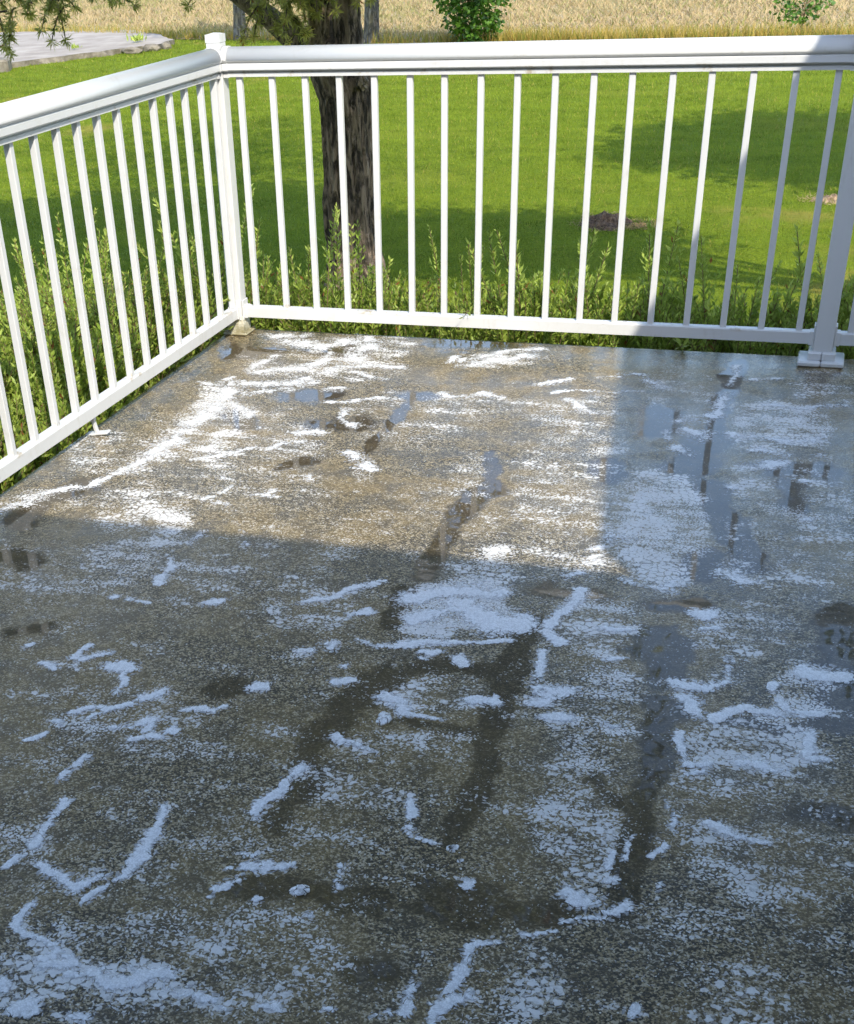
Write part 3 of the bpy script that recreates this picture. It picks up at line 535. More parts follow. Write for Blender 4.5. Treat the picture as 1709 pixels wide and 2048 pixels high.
# posts
def post(label, x, y, kind):
    o = thing('railing_post', label, 'post', (x, y, 0))
    hw = .0245 if kind == 'corner' else .0285
    link('shaft', box_me('shaft', -hw, hw, -hw, hw, .012, .918, MW, .002), o)
    bm = bmesh.new(); frustum(bm, 0, 0, .9185, hw + .0006, .941, hw + .0006); frustum(bm, 0, 0, .9412, hw + .0006, .945, hw * .3)
    link('cap', bm_me('cap', bm, MW), o)
    if kind == 'corner':
        link('base_plate', box_me('base_plate', -.046, .046, -.046, .046, .001, .009, MDW, .003), o)
        bm = bmesh.new(); frustum(bm, 0, 0, .008, .0315, .036, .0315); frustum(bm, 0, 0, .0362, .0312, .064, .0250)
        link('collar', bm_me('collar', bm, MDW, .0008), o)
        bp = (.052, -.03)
        for sx, sy in ((1, -1), (1, 1), (-1, -1), (-1, 1)):
            b2 = bmesh.new(); bmesh.ops.create_cone(b2, cap_ends=True, segments=6, radius1=.005, radius2=.005, depth=.005)
            link('bolt', bm_me('bolt', b2, MDW), o, (sx * .038, sy * .038, .0115))
    else:
        for sx in (-1, 1):
            x0, x1 = (-.069, -.0006) if sx < 0 else (.0006, .069)
            link('base_cover', box_me('base_cover', x0, x1, -.062, .062, .001, .017, MW, .004), o)
            x0, x1 = (-.041, -.0006) if sx < 0 else (.0006, .041)
            link('collar', box_me('collar', x0, x1, -.041, .041, .0155, .040, MW, .003), o)
    return o
post('white corner post with a weathered yellowish base where the two railings meet', 0, 0, 'corner')
post('white square post with a wide flanged base at the right picture edge', 1.988, 0, 'line')
post('white square post against the house wing beyond the right picture edge', 3.575, 0, 'line')
post('white square post ending the left railing beside the viewer', -.0178, -2.08, 'line')

# ------------------------------------------------------------------ leaves
def leaf_quads(P, D, L, Wd, up=None):
    """diamond leaves folded along the rib: P base, D unit direction, L length, Wd width -> V,F (two triangles each)"""
    n = len(P); r = rng.normal(size=(n, 3)); s = np.cross(D, r); s /= np.linalg.norm(s, axis=1)[:, None] + 1e-9
    nrm = np.cross(D, s); m = P + D * (L * .45)[:, None]
    V = np.stack([P, m + s * (Wd / 2)[:, None] + nrm * (Wd * .18)[:, None], P + D * L[:, None], m - s * (Wd / 2)[:, None] + nrm * (Wd * .18)[:, None]], 1).reshape(-1, 3)
    b = np.arange(n)[:, None] * 4
    F = np.concatenate([b + [0, 1, 2], b + [0, 2, 3]], 0)
    return V, F
def unit(v): return v / (np.linalg.norm(v, axis=-1, keepdims=True) + 1e-9)
def leaf_part(name, P, D, L, Wd, tip, mat, parent, base):
    V, F = leaf_quads(P - np.array(base), D, L, Wd)
    me = mesh_np(name, V, F, mat)
    at = me.attributes.new('tip', 'FLOAT', 'POINT'); at.data.foreach_set('value', np.repeat(tip, 4).astype(np.float32))
    o = link(name, me, parent); tag(o, kind='stuff'); return o

# ------------------------------------------------------------------ shrubs
def shrub(label, bx, by, rad, top, tall, side, nst=120, group=None, colour=0.0):
    base = (bx, by, GZ + .04)
    o = thing('shrub', label, 'shrub', base, 0, group)
    stems = []; LP = []; LD = []; LL = []; LW = []; LT = []
    nst = int(nst * 2.3); top = top + .05
    ls = rng.uniform(.72, 1.08)
    for k in range(nst):
        shoot = k < tall
        a = rng.uniform(0, 2 * math.pi); q = math.sqrt(rng.random()) * rad
        ex_, ey_ = bx + math.cos(a) * q * (.8 if shoot else 1), by + math.sin(a) * q * (.8 if shoot else 1)
        zt = (top + rng.uniform(.05, .22) if shoot else top * (1 - .55 * (q / rad) ** 2.2) - (1 - top) * 0 - rng.random() ** 1.6 * .42)
        if not shoot: zt = max(zt, GZ + .25)
        if side == 'right': ey_ = max(ey_, .105 + rng.random() * .05)
        if side == 'left': ex_ = min(ex_, -.095 - rng.random() * .05)
        sx, sy = bx + (ex_ - bx) * .25 + rng.normal(0, .03), by + (ey_ - by) * .25 + rng.normal(0, .03)
        pts = []
        bend = rng.normal(0, .035, 2)
        for t in np.linspace(0, 1, 6):
            e = t ** 1.5
            pts.append((sx + (ex_ - sx) * e + bend[0] * math.sin(t * 3.1), sy + (ey_ - sy) * e + bend[1] * math.sin(t * 3.1), GZ + .04 + (zt - GZ - .04) * t))
        pts = np.array(pts)
        if side == 'right': pts[:, 1] = np.maximum(pts[:, 1], .085)
        if side == 'left': pts[:, 0] = np.minimum(pts[:, 0], -.072)
        stems.append(tube(pts, np.linspace(.0042, .0013, 6), 4))
        ln = np.linalg.norm(pts[-1] - pts[0]); nl = int(ln / .0066)
        t = .28 + .72 * np.sort(rng.random(nl)) ** .85; u = t * 5; i = np.minimum(u.astype(int), 4); fr = (u - i)[:, None]
        P = pts[i] * (1 - fr) + pts[i + 1] * fr; ax = unit(pts[i + 1] - pts[i])
        az = np.arange(nl) * 2.4 + rng.random() * 6; rad_v = np.stack([np.cos(az), np.sin(az), np.zeros(nl)], -1)
        opening = rng.uniform(.55, 1.25, nl)[:, None] * (1.15 - .55 * t[:, None] ** 6)
        D = unit(ax + rad_v * opening + rng.normal(0, .18, (nl, 3)))
        L = ls * rng.uniform(.024, .042, nl) * (1.0 - .35 * t ** 8); 
        LP.append(P); LD.append(D); LL.append(L); LW.append(L * rng.uniform(.28, .40, nl))
        LT.append(np.clip((t - .55) * 1.6, 0, 1) * (1.0 if shoot else .55) * rng.uniform(.5, 1) + colour)
        # side sprigs
        if rng.random() < .8:
            for _ in range(3):
                b = pts[rng.integers(2, 5)]; m = rng.integers(7, 14); d = unit(np.array([rng.normal(0, .6), rng.normal(0, .6), .9])); sl = rng.uniform(.06, .14)
                tt = np.linspace(.1, 1, m); P2 = b + d * sl * tt[:, None]; az = np.arange(m) * 2.4; rv = np.stack([np.cos(az), np.sin(az), .3 * np.ones(m)], -1)
                L2 = rng.uniform(.018, .034, m); LP.append(P2); LD.append(unit(d + rv * .9)); LL.append(L2); LW.append(L2 * .36); LT.append(np.clip(tt * .7 * rng.random(), 0, 1) + colour)
    V, F = join(stems); link('stems', mesh_np('stems', V - np.array(base), F, MSTEM, True), o)['kind'] = 'stuff'
    P = np.concatenate(LP)
    D = np.concatenate(LD)
    tips = P + D * np.concatenate(LL)[:, None]
    ok = np.ones(len(P), bool)
    if side == 'right': ok = (P[:, 1] > .072) & ((tips[:, 1] > .072) | (tips[:, 2] > .01))
    if side == 'left': ok = (P[:, 0] < -.062) & ((tips[:, 0] < -.062) | (tips[:, 2] > .01))
    if side == 'corner': ok = ((P[:, 0] < -.062) | (P[:, 1] > .072)) & ((tips[:, 0] < -.062) | (tips[:, 1] > .072) | (tips[:, 2] > .01))
    dp = []; 
    for k in range(rng.integers(2, 6)):
        q = P[ok][rng.integers(0, ok.sum())]
        if q[2] > top - .30: dp.append(q + rng.normal(0, .014, (46, 3)))
    if dp:
        dp = np.concatenate(dp); dl = rng.uniform(.006, .014, len(dp)); V, F = leaf_quads(dp - np.array(base), unit(rng.normal(size=dp.shape)), dl, dl * .6)
        tag(link('dry_flowers', mesh_np('dry_flowers', V, F, MDRY), o), kind='stuff')
    leaf_part('leaves', P[ok], D[ok], np.concatenate(LL)[ok], np.concatenate(LW)[ok], np.concatenate(LT)[ok], MSHRUB, o, base)
    return o
shrubs = []
_shrub = shrub
def shrub(*a): shrubs.append(_shrub(*a)); return shrubs[-1]
G1 = 'shrubs behind the far railing'; G2 = 'shrubs outside the left railing'
shrub('leafy shrub directly behind the corner post with tall upright shoots', -.28, .42, .46, .10, 16, 'corner', 190, G1)
shrub('leafy shrub in front of the dark tree trunk behind the far railing', .26, .46, .38, .04, 9, 'right', 150, G1)
shrub('low leafy shrub right of the trunk, with the lawn shade behind it', .66, .44, .34, .02, 4, 'right', 140, G1, .04)
shrub('leafy shrub with pointed tips at the middle of the far railing', 1.00, .46, .36, .06, 8, 'right', 150, G1, .05)
shrub('leafy shrub in front of the dirt mound behind the far railing', 1.36, .46, .34, .04, 6, 'right', 140, G1)
shrub('leafy shrub with thin loose shoots just left of the flanged post', 1.72, .45, .33, .02, 7, 'right', 130, G1, .08)
shrub('yellow green shrub behind and right of the flanged post', 2.12, .44, .36, .08, 8, 'right', 140, G1, .14)
shrub('leafy shrub beyond the right picture edge behind the railing', 2.62, .46, .40, .10, 8, 'right', 130, G1)
shrub('tall leafy shrub outside the left railing, next to the corner shrub', -.50, -.12, .44, .13, 15, 'left', 180, G2)
shrub('leafy shrub outside the left railing with two lone tall shoots', -.50, -.56, .42, .10, 8, 'left', 180, G2)
shrub('leafy shrub outside the left railing beside the small support leg', -.48, -1.02, .42, .06, 6, 'left', 180, G2, .03)
shrub('leafy shrub outside the left railing at the left picture edge', -.48, -1.50, .42, .05, 6, 'left', 180, G2)
shrub('leafy shrub beyond the left picture edge, nearest the viewer', -.48, -2.0, .42, .05, 5, 'left', 130, G2)
shrub('darker leafy shrub in the second row behind the left railing shrubs', -.86, .22, .42, .04, 8, 'none', 150, G2)
shrub('leafy shrub in the second row behind the shrub with lone shoots', -.90, -.38, .40, -.02, 5, 'none', 140, G2)

def sprig(parent, pts, nl, lf):
    base = np.array(parent.location); pts = np.array(pts, float); t = np.linspace(.25, 1, nl); u = t * (len(pts) - 1); i = np.minimum(u.astype(int), len(pts) - 2); fr = (u - i)[:, None]
    V, F = tube(pts, np.linspace(.0024, .0012, len(pts)), 5); st = link('sprig', mesh_np('sprig', V - base, F, MSTEM, True), parent)
    P = pts[i] * (1 - fr) + pts[i + 1] * fr; ax = unit(pts[i + 1] - pts[i]); az = np.arange(nl) * 2.4
    D = unit(ax * .7 + np.stack([np.cos(az), np.sin(az) * .7, .35 + .3 * np.sin(az)], -1)); L = lf * rng.uniform(.75, 1.15, nl)
    V, F = leaf_quads(P - base, D, L, L * .36); me = mesh_np('sprig_leaves', V, F, MSHRUB); at = me.attributes.new('tip', 'FLOAT', 'POINT'); at.data.foreach_set('value', np.full(len(V), .55, np.float32)); link('sprig_leaves', me, st)
sprig(shrubs[3], [(.86, .12, .02), (.85, .05, .085), (.845, -.005, .112), (.842, -.032, .104)], 8, .038)
sprig(shrubs[8], [(-.12, -.06, .02), (-.07, -.055, .08), (-.03, -.05, .118), (-.008, -.052, .128)], 8, .034)
sprig(shrubs[8], [(-.12, -.10, -.06), (-.075, -.09, -.01), (-.045, -.085, .022), (-.02, -.08, .03)], 9, .036)
sprig(shrubs[4], [(1.57, .13, -.06), (1.56, .085, -.012), (1.555, .055, .018), (1.55, .03, .014)], 9, .042)
sprig(shrubs[9], [(-.13, -.42, -.08), (-.085, -.42, -.02), (-.055, -.41, .014), (-.035, -.40, .016)], 9, .036)

# ------------------------------------------------------------------ trees
def crown_from_shadow(poly, h0, h1, n, lf, mat, parent, base, spread=.22, per=46, wid=.4, name='crown'):
    """leaf clumps filling a crown volume (given by its foot print under the sun and its height range)"""
    poly = np.array(poly, float); lo = poly.min(0); hi = poly.max(0); C = []
    def inside(p):
        c = False; j = len(poly) - 1
        for i in range(len(poly)):
            a, b = poly[i], poly[j]
            if (a[1] > p[1]) != (b[1] > p[1]) and p[0] < (b[0] - a[0]) * (p[1] - a[1]) / (b[1] - a[1]) + a[0]: c = not c
            j = i
        return c
    while len(C) < n:
        p = lo + (hi - lo) * rng.random(2)
        if inside(p):
            h = rng.uniform(h0, h1); k = h / SUN.z; C.append((p[0] + SUN.x * k, p[1] + SUN.y * k, GZ + h))
    C = np.array(C); m = n * per
    P = np.repeat(C, per, 0) + rng.normal(0, spread, (m, 3)) * [1, 1, .6]
    D = unit(rng.normal(size=(m, 3)) + [0, 0, -.2]); L = rng.uniform(.6, 1.2, m) * lf
    leaf_part(name, P, D, L, L * wid, rng.random(m) * .5, mat, parent, base)
    return C
def limbs_to(C, start, r0, k=26, sides=5):
    parts = []
    for c in C[rng.permutation(len(C))[:k]]:
        s = np.array([start[0], start[1], min(max(start[2], c[2] - abs(rng.normal(.5, .4))), start[3])])
        m = (s + c) / 2 + [0, 0, .15] + rng.normal(0, .1, 3)
        t = np.linspace(0, 1, 6)[:, None]; pts = (1 - t) ** 2 * s + 2 * t * (1 - t) * m + t * t * c
        parts.append(tube(pts, np.linspace(r0, .008, 6), sides))
    return parts
def trunk_mesh(ctr, rad, nz, nu, rough, seed):
    ctr = np.array(ctr, float); zc = ctr[:, 2]; zz = np.linspace(zc[0], zc[-1], nz); cx = np.interp(zz, zc, ctr[:, 0]); cy = np.interp(zz, zc, ctr[:, 1]); rr = np.interp(zz, zc, rad)
    U, Z = np.meshgrid(np.linspace(0, 2 * math.pi, nu, endpoint=False), zz)
    u = np.cos(U); v_ = np.sin(U)
    ridge = fbm((u * 3.2 + seed + 50), (v_ * 3.2 + Z * 1.1 + 50), 3) * 1.0 + .7 * fbm(u * 7 + 80 + Z * .8, v_ * 7 + Z * 3.2 + 80, 3, .6)
    R_ = rr[:, None] * (1 + .10 * pnoise(u * 1.2 + 20, v_ * 1.2 + Z * 2.0 + 20)) + rough * (ridge - .3 * np.abs(fbm(u * 5 + 9, v_ * 5 + Z * 2 + 9, 2)))
    V = np.stack([cx[:, None] + R_ * u, cy[:, None] + R_ * v_, Z], -1).reshape(-1, 3)
    i = np.arange(nu)[None] + nu * np.arange(nz - 1)[:, None]; j = (np.arange(nu) + 1)[None] % nu + nu * np.arange(nz - 1)[:, None]
    return V, np.stack([i, j, j + nu, i + nu], -1).reshape(-1, 4)

pb = (-.745, 3.45, GZ)
pine = thing('pine_tree', 'large dark barked pine tree growing just behind the railing', 'tree', pb)
ctr = [(-.72, 3.45, -.74), (-.715, 3.45, -.62), (-.725, 3.45, -.48), (-.735, 3.45, -.34), (-.738, 3.45, -.20), (-.73, 3.45, -.06), (-.732, 3.45, .07), (-.73, 3.45, .205), (-.73, 3.45, .335), (-.765, 3.45, .46), (-.80, 3.45, .59), (-.79, 3.45, .71), (-.78, 3.45, .85), (-.76, 3.45, 1.3), (-.70, 3.45, 2.4), (-.62, 3.42, 4.2), (-.6, 3.4, 6.0)]
rad = [.215, .175, .155, .148, .150, .141, .138, .141, .150, .170, .165, .145, .130, .128, .115, .08, .02]
V, F = trunk_mesh(ctr, rad, 460, 150, .026, 3.0)
link('trunk', mesh_np('trunk', V - np.array(pb), F, MBARK, True), pine)
# knot near the fork
b2 = bmesh.new(); bmesh.ops.create_icosphere(b2, subdivisions=3, radius=1)
for v_ in b2.verts: v_.co = Vector((v_.co.x * .034, v_.co.y * .04, v_.co.z * .05)) * (1 + .12 * math.sin(v_.co.x * 9 + v_.co.z * 7))
link('knot', bm_me('knot', b2, MBARK), pine, (-.60 + .745, 3.33 - 3.45, .44 - GZ))
limb = [(-.86, 3.44, .50), (-1.0, 3.43, .62), (-1.16, 3.42, .745), (-1.33, 3.42, .85), (-1.6, 3.4, 1.05), (-2.1, 3.35, 1.35), (-2.7, 3.2, 1.5)]
V, F = tube(limb, [.085, .07, .055, .048, .042, .03, .012], 14); V = V + .012 * np.stack([fbm(V[:, 2] * 14, V[:, 0] * 14, 3), fbm(V[:, 0] * 14 + 5, V[:, 2] * 14, 3), fbm(V[:, 1] * 14 + 9, V[:, 2] * 14, 3)], -1)
link('low_limb', mesh_np('low_limb', V - np.array(pb), F, MBARK, True), pine)
polyAB = [(-5.6, 5.2), (-4.3, 5.75), (-3.56, 6.3), (-2.3, 6.55), (-1.3, 5.5), (-.7, 5.25), (-.6, 3.9), (-1.4, 3.0), (-3.4, 2.6), (-5.5, 3.0)]
C = crown_from_shadow(polyAB, 2.55, 3.7, 1000, .10, MPINE, pine, pb, .14, 60, .34)
parts = limbs_to(C, (-.68, 3.44, 1.2, 3.2), .032, 46)
C2 = np.stack([rng.normal(-.6, .75, 150), rng.normal(3.4, .75, 150), rng.uniform(2.9, 5.8, 150)], -1)
m = 150 * 60; P = np.repeat(C2, 60, 0) + rng.normal(0, .2, (m, 3)); L = rng.uniform(.06, .12, m)
leaf_part('upper_crown', P, unit(rng.normal(size=(m, 3))), L, L * .3, rng.random(m) * .4, MPINE, pine, pb)
V, F = join(parts + limbs_to(C2, (-.66, 3.42, 2.6, 5.2), .025, 30)); link('branches', mesh_np('branches', V - np.array(pb), F, MBARK, True), pine)['kind'] = 'stuff'
# hanging needle sprays that dip into view
def spray(cx, cy, cz, wx_, wz_, ntw, nam):
    tw = []; P = []; D = []; L = []; T_ = []
    for k in range(ntw):
        a = np.array([cx + rng.uniform(-wx_, wx_), cy + rng.uniform(-.22, .22), cz + rng.uniform(0.05, wz_ + .12)])
        d = unit(np.array([rng.normal(0, .8), rng.normal(0, .6), -.75 + rng.normal(0, .3)])); ln = rng.uniform(.08, .20)
        pts = np.array([a + d * ln * t + np.array([0, 0, .03 * math.sin(t * 3)]) for t in np.linspace(0, 1, 5)])
        tw.append(tube(pts, np.linspace(.006, .003, 5), 4))
        for q in (1, 2, 3, 4, 4):
            m = rng.integers(14, 24); dirs = unit(d * .7 + rng.normal(size=(m, 3)))
            P.append(np.repeat(pts[q][None], m, 0) + rng.normal(0, .006, (m, 3))); D.append(dirs); L.append(rng.uniform(.03, .06, m)); T_.append(np.full(m, .25 + .75 * (q == 4)) * rng.random())
    V, F = join(tw); link('twigs', mesh_np('twigs', V - np.array(pb), F, MBARK, True), pine)['kind'] = 'stuff'
    L = np.concatenate(L); leaf_part(nam, np.concatenate(P), np.concatenate(D), L, np.full(len(L), .0075), np.concatenate(T_), MPINE, pine, pb)
for a in ((-2.85, 3.4, .76, .16, .10, 15), (-2.45, 3.3, .79, .16, .10, 13), (-2.16, 3.4, .83, .10, .08, 7), (-1.42, 3.3, .84, .05, .06, 4), (-1.02, 3.18, .70, .10, .12, 20), (-.80, 3.2, .78, .12, .08, 14), (-.52, 3.3, .82, .10, .06, 12), (-2.9, 3.4, .62, .06, .06, 6)):
    spray(*a, 'needles')

def small_tree(label, name, bx, by, rb, ht, poly, h0, h1, ncl, leafmat, barkmat, lf, wid=.55, visible_trunk=.6):
    base = (bx, by, GZ); o = thing(name, label, 'tree', base)
    V, F = trunk_mesh([(bx, by, GZ - .05), (bx, by, GZ + .12), (bx + .02, by, GZ + .5), (bx + .1, by - .05, GZ + ht)], [rb * 1.35, rb * 1.08, rb, rb * .3], 90, 30, rb * .08, bx)
    link('trunk', mesh_np('trunk', V - np.array(base), F, barkmat, True), o)
    C = crown_from_shadow(poly, h0, h1, ncl, lf, leafmat, o, base, .25, 44, wid)
    V, F = join(limbs_to(C, (bx + .05, by, GZ + 1.2, GZ + ht * .8), rb * .35, 24)); link('branches', mesh_np('branches', V - np.array(base), F, barkmat, True), o)['kind'] = 'stuff'
    return o
small_tree('slender grey trunk at the field edge left of the big pine', 'field_edge_tree', -8.25, 19.8, .105, 4.6, [(-10.2, 20.6), (-8.8, 20.1), (-7.1, 19.4), (-6.9, 20.4), (-8.2, 21.6), (-9.8, 21.8)], 2.2, 4.4, 150, MCROWN, MBARK2, .16)
small_tree('grey trunk with a yellowish foot at the field edge right of the big pine', 'field_edge_tree', -5.46, 18.7, .115, 4.6, [(-7.1, 19.5), (-5.5, 18.9), (-4.2, 18.3), (-3.9, 18.9), (-4.6, 19.7), (-6.8, 20.6)], 2.2, 4.4, 170, MCROWN, MBARK2, .16)
small_tree('small unseen tree added right of the picture to shade the lawn beside the pine', 'garden_tree', 4.4, .95, .06, 3.5, [(-.85, 5.3), (-.5, 5.25), (0.05, 5.35), (.45, 5.3), (.62, 4.95), (.98, 4.85), (.72, 4.4), (.25, 4.35), (-.3, 4.0), (-.8, 4.2)], 3.7, 4.7, 420, MCROWN, MBARK2, .09)  # tree added out of view; its crown is shaped to cast this lawn shade
polyC = [(.30, 8.15), (.26, 9.2), (.45, 9.75), (.85, 10.3), (1.1, 10.6), (2.1, 10.45), (3.4, 10.0), (3.6, 8.0), (2.9, 6.9), (2.03, 7.05), (1.25, 7.45), (.93, 7.74)]
small_tree('broadleaf tree standing right of the picture, casting the shade on the right lawn', 'garden_tree', 4.7, 4.4, .14, 6.0, polyC, 3.8, 6.2, 620, MCROWN, MBARK2, .13)

def sapling(label, name, bx, by, ht, wd, zlow, n, lf, mat):
    base = (bx, by, GZ); o = thing(name, label, 'tree' if ht > 1 else 'plant', base)
    V, F = tube([(bx, by, GZ - .02), (bx + .02, by, GZ + ht * .5), (bx - .04, by, GZ + ht)], [.02, .014, .005], 7); parts = [(V, F)]
    P = []; D = []; L = []
    for k in range(n):
        h = zlow + (ht - zlow) * rng.random(); a = rng.uniform(0, 6.28); r = wd * (.25 + .75 * min(1, (h - zlow + .12) / (ht * .35))) * math.sqrt(rng.random())
        e = np.array([bx + math.cos(a) * r, by + math.sin(a) * r, GZ + h]); s = np.array([bx, by, GZ + max(.1, h - .15)])
        if k % 3 == 0: parts.append(tube([s, (s + e) / 2 + [0, 0, .05], e], [.007, .005, .002], 4))
        m = 9; P.append(np.repeat(e[None], m, 0) + rng.normal(0, .05, (m, 3))); D.append(unit(rng.normal(size=(m, 3)) * [1, 1, .5] + [0, 0, -.25])); L.append(rng.uniform(.7, 1.2, m) * lf)
    V, F = join(parts); link('stems', mesh_np('stems', V - np.array(base), F, MSTEM, True), o)
    P = np.concatenate(P); L = np.concatenate(L); leaf_part('leaves', P, np.concatenate(D), L, L * .75, rng.random(len(P)), mat, o, base)
sapling('young bright green maple behind the top rail near the middle', 'maple_sapling', -3.60, 18.1, 1.9, .66, .10, 420, .085, MMAPLE)
sapling('small green seedling tree at the field edge on the right', 'field_seedling', 1.26, 18.5, .62, .44, .22, 46, .07, MMAPLE)

# ------------------------------------------------------------------ old concrete slab on the lawn
sb = (-11.5, 18.6, GZ)
slab = thing('concrete_pad', 'old pale concrete pad with crumbling edges at the upper left lawn', 'concrete pad', sb)
out = [(-16.5, 13.2), (-10.55, 15.75), (-9.98, 16.85), (-9.55, 17.7), (-9.1, 18.3), (-9.3, 19.1), (-9.95, 20.1), (-11.1, 21.3), (-14.3, 21.5), (-18.5, 22)]
bm = bmesh.new(); ring_pts = []
for i in range(len(out)):
    a = np.array(out[i]); b = np.array(out[(i + 1) % len(out)]); k = max(2, int(np.linalg.norm(b - a) / .22))
    for t in np.arange(k) / k: p = a + (b - a) * t + rng.normal(0, .035, 2); ring_pts.append(p)
zt = GZ + .08
tv = [bm.verts.new((p[0] - sb[0], p[1] - sb[1], zt - GZ)) for p in ring_pts]; bm.faces.new(tv)
bmesh.ops.triangulate(bm, faces=bm.faces[:]); bmesh.ops.recalc_face_normals(bm, faces=bm.faces[:])
if bm.faces[:][0].normal.z < 0: bmesh.ops.reverse_faces(bm, faces=bm.faces[:])
link('pad_top', bm_me('pad_top', bm, MOLD), slab)
n = len(ring_pts); V = [(p[0] - sb[0], p[1] - sb[1], .078) for p in ring_pts] + [(p[0] - sb[0] + rng.normal(0, .03), p[1] - sb[1] + rng.normal(0, .03), -.05) for p in ring_pts]
link('pad_edge', mesh_np('pad_edge', V, [(i, (i + 1) % n, n + (i + 1) % n, n + i) for i in range(n)], MOLDS), slab)
def chunk(name, mat, parent, loc, s, seed):
    r = np.random.default_rng(seed); b = bmesh.new(); bmesh.ops.create_icosphere(b, subdivisions=2, radius=1)
    for v_ in b.verts: v_.co = Vector((v_.co.x * s[0], v_.co.y * s[1], v_.co.z * s[2])) * (1 + r.normal(0, .09))
    return link(name, bm_me(name, b, mat), parent, loc)
for k, (x_, y_, s_) in enumerate(((-9.15, 18.05, (.17, .10, .07)), (-9.35, 17.7, (.2, .10, .06)), (-9.02, 18.35, (.09, .10, .08)), (-10.6, 15.75, (.08, .06, .05)))):
    chunk('broken_chunk', MOLDS, slab, (x_ - sb[0], y_ - sb[1], .04), s_, k)
lw = thing('concrete_kerb', 'long weathered concrete kerb block in front of the old pad at the left edge', 'kerb block', (-11.3, 15.1, GZ))
link('block', box_me('block', -1.6, 1.02, -.28, .22, -.05, .17, MOLDS, .03), lw, (0, 0, 0), (0, 0, math.radians(24)))
# weeds on the pad
def weed(label, x_, y_, z_, r_, n_, group):
    base = (x_, y_, z_); o = thing('weed_tuft', label, 'weed', base, 0, group); m = n_
    P = np.tile(np.array(base), (m, 1)) + rng.normal(0, r_ * .4, (m, 3)) * [1, 1, 0]; L = rng.uniform(.5, 1, m) * r_
    leaf_part('leaves', P, unit(rng.normal(size=(m, 3)) * [.7, .7, .2] + [0, 0, .9]), L, L * .25, rng.random(m), MSHRUB, o, base)
weed('green weed tuft growing at the broken right end of the concrete pad', -9.75, 18.7, GZ + .10, .16, 50, 'weeds on the pad')
weed('thin weed tuft in a crack in the middle of the concrete pad', -10.35, 17.6, GZ + .10, .10, 30, 'weeds on the pad')

# ------------------------------------------------------------------ soil mounds on the lawn
def mound(label, x_, y_, rx, ry, hh, seed, mat):
    g = 64; q = np.linspace(-1.25, 1.25, g); A, B = np.meshgrid(q, q); rr = np.hypot(A, B)
    rr = rr * (1 + .25 * pnoise(A * 1.6 + seed, B * 1.6))
    z = hh * np.clip(1 - rr ** 2, -.3, 1) ** 1 * (1 + .5 * fbm(A * 3.2 + seed, B * 3.2, 4, .65)) - .015 + .02 * fbm(A * 9, B * 9 + seed, 3)
    base = (x_, y_, float(ground_z(np.array([x_]), np.array([y_]))[0]))
    V = np.stack([A * rx, B * ry, np.where(rr > 1.05, -.05, z)], -1).reshape(-1, 3)
    o = thing('soil_mound', label, 'soil mound', base); link('heap', mesh_np('heap', V, gridfaces(g, g), mat, True), o)
    m = 260; a = rng.uniform(0, 6.28, m); r_ = rng.uniform(.75, 1.3, m); P = np.stack([x_ + np.cos(a) * rx * r_, y_ + np.sin(a) * ry * r_, np.full(m, base[2])], -1)
    L = rng.uniform(.02, .06, m); V, F = leaf_quads(P - np.array(base), unit(rng.normal(size=(m, 3)) * [.8, .8, .2] + [0, 0, .3]), L, L * .1)
    tag(link('dry_grass', mesh_np('dry_grass', V, F, MSTRAW), o), kind='stuff')
mound('dark brown crumbly soil mound on the lawn behind the right pickets', 0.50, 5.42, .20, .26, .065, 2.0, MMOUND)
mound('low pale sandy mound on the lawn near the right picture edge', 1.98, 6.36, .18, .16, .035, 6.0, mat_noise('sandy_soil', c4(.16, .095, .05), c4(.38, .27, .17), 22, .95, .02))
mound('flattened patch of dry brown soil right of the dark mound', .74, 5.36, .12, .12, .02, 9.0, mat_noise('dry_soil', c4(.15, .10, .04), c4(.30, .21, .09), 22, .95, .02))

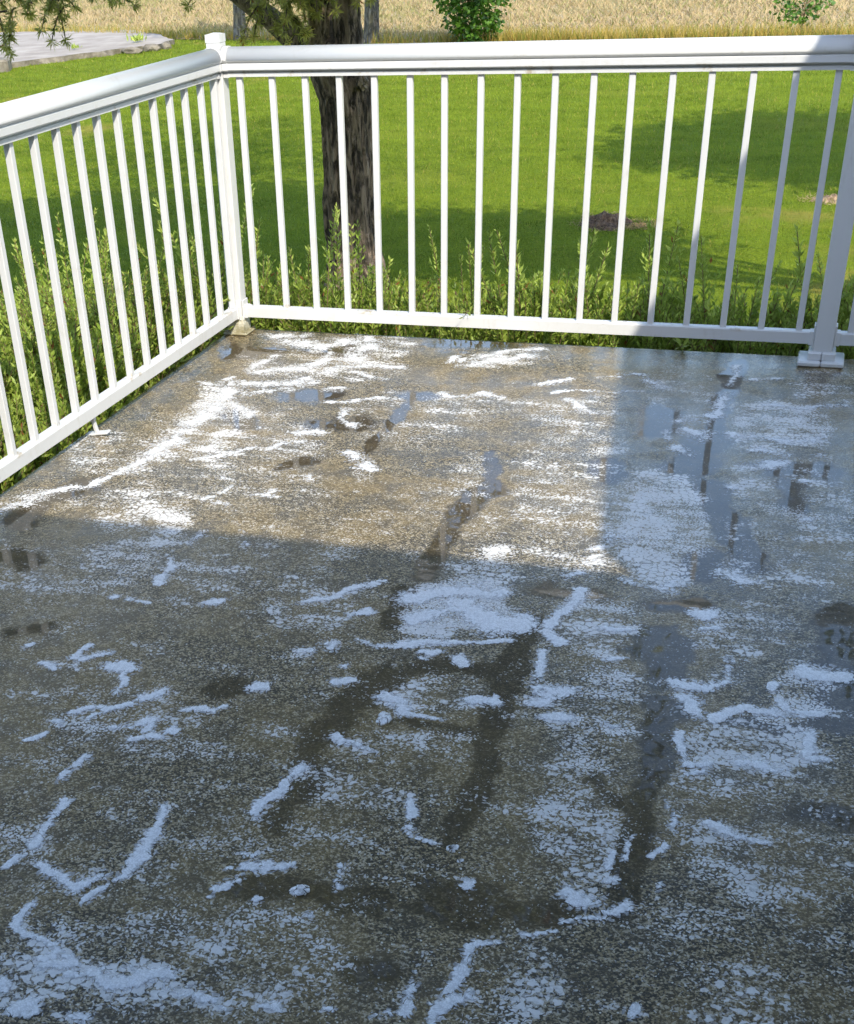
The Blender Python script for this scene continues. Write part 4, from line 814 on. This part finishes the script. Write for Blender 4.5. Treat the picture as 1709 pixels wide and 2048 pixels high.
# ------------------------------------------------------------------ house behind the viewer (its eaves cast the shade on the patio)
ZE = 2.60
def shift(x_, y_, z_=ZE): return (x_ + SUN.x / SUN.z * z_, y_ + SUN.y / SUN.z * z_, z_)
hb = (1.5, -6.5, GZ)
house = thing('house', 'cream sided house behind the viewer whose eaves shade the patio', 'house', hb)
def hpart(name, V, F, mat, parent=house): return link(name, mesh_np(name, [(a - hb[0], b - hb[1], c - hb[2]) for a, b, c in V], F, mat), parent)
def hbox(name, x0, x1, y0, y1, z0, z1, mat, parent=house, bev=.004):
    return link(name, box_me(name, x0 - hb[0], x1 - hb[0], y0 - hb[1], y1 - hb[1], z0 - hb[2], z1 - hb[2], mat, bev), parent)
def prism(name, poly, z0, z1, mat, parent=house):
    n = len(poly); V = [(a, b, z0) for a, b in poly] + [(a, b, z1) for a, b in poly]
    return hpart(name, V, [tuple(range(n))[::-1], tuple(range(n, 2 * n))] + [(i, (i + 1) % n, n + (i + 1) % n, n + i) for i in range(n)], mat, parent)
ye = shift(0, -1.80)[1]
hbox('back_wall', -6, 3.6, -9.6, -5.02, GZ - .1, 2.75, MSIDING)
hbox('wing_wall', 3.62, 9, -9.6, -1.75, GZ - .1, 2.75, MSIDING)
prism('eave', [(-6.6, ye), (3.75, ye), (3.75, -9.9), (-6.6, -9.9)], ZE, ZE + .14, MTRIM)
hpart('main_roof', [(-6.6, ye, ZE + .145), (9.3, ye, ZE + .145), (9.3, -7.1, 4.0), (-6.6, -7.1, 4.0), (-6.6, -9.95, ZE + .145), (9.3, -9.95, ZE + .145)], [(0, 1, 2, 3), (3, 2, 5, 4)], MROOF)
def wl(y_): return 1.4275 - .1145 * y_
pts = [shift(wl(-1.64), -1.64), shift(wl(-.9), -.9), shift(wl(.05), .05), shift(wl(1.0), 1.0)]
wing = [(p[0], p[1]) for p in pts] + [(9.3, pts[-1][1]), (9.3, -4.0), (3.85, -4.16), shift(2.02, -1.735)[:2], shift(1.66, -1.685)[:2]]
prism('wing_eave', wing, ZE + .001, ZE + .12, MTRIM)
hpart('wing_roof', [(pts[0][0] + .1, -4.05, ZE + .125), (pts[-1][0] + .1, pts[-1][1] - .1, ZE + .125), (6.3, pts[-1][1] - .1, 3.7), (6.3, -4.05, 3.7), (9.2, pts[-1][1] - .1, ZE + .125), (9.2, -4.05, ZE + .125)], [(0, 3, 2, 1), (1, 2, 4), (3, 5, 4, 2)], MROOF)
dr = hbox('door', -.2, .75, -5.016, -4.975, .02, 2.08, MTRIM); hbox('door_glass', 0.0, .55, -4.973, -4.965, 1.0, 1.9, MGLASS, dr, 0)
for x0 in (-3.4, 2.0):
    wn = hbox('window', x0, x0 + 1.1, -5.016, -4.98, .95, 2.0, MW); hbox('pane', x0 + .07, x0 + 1.03, -4.978, -4.972, 1.02, 1.93, MGLASS, wn, 0)
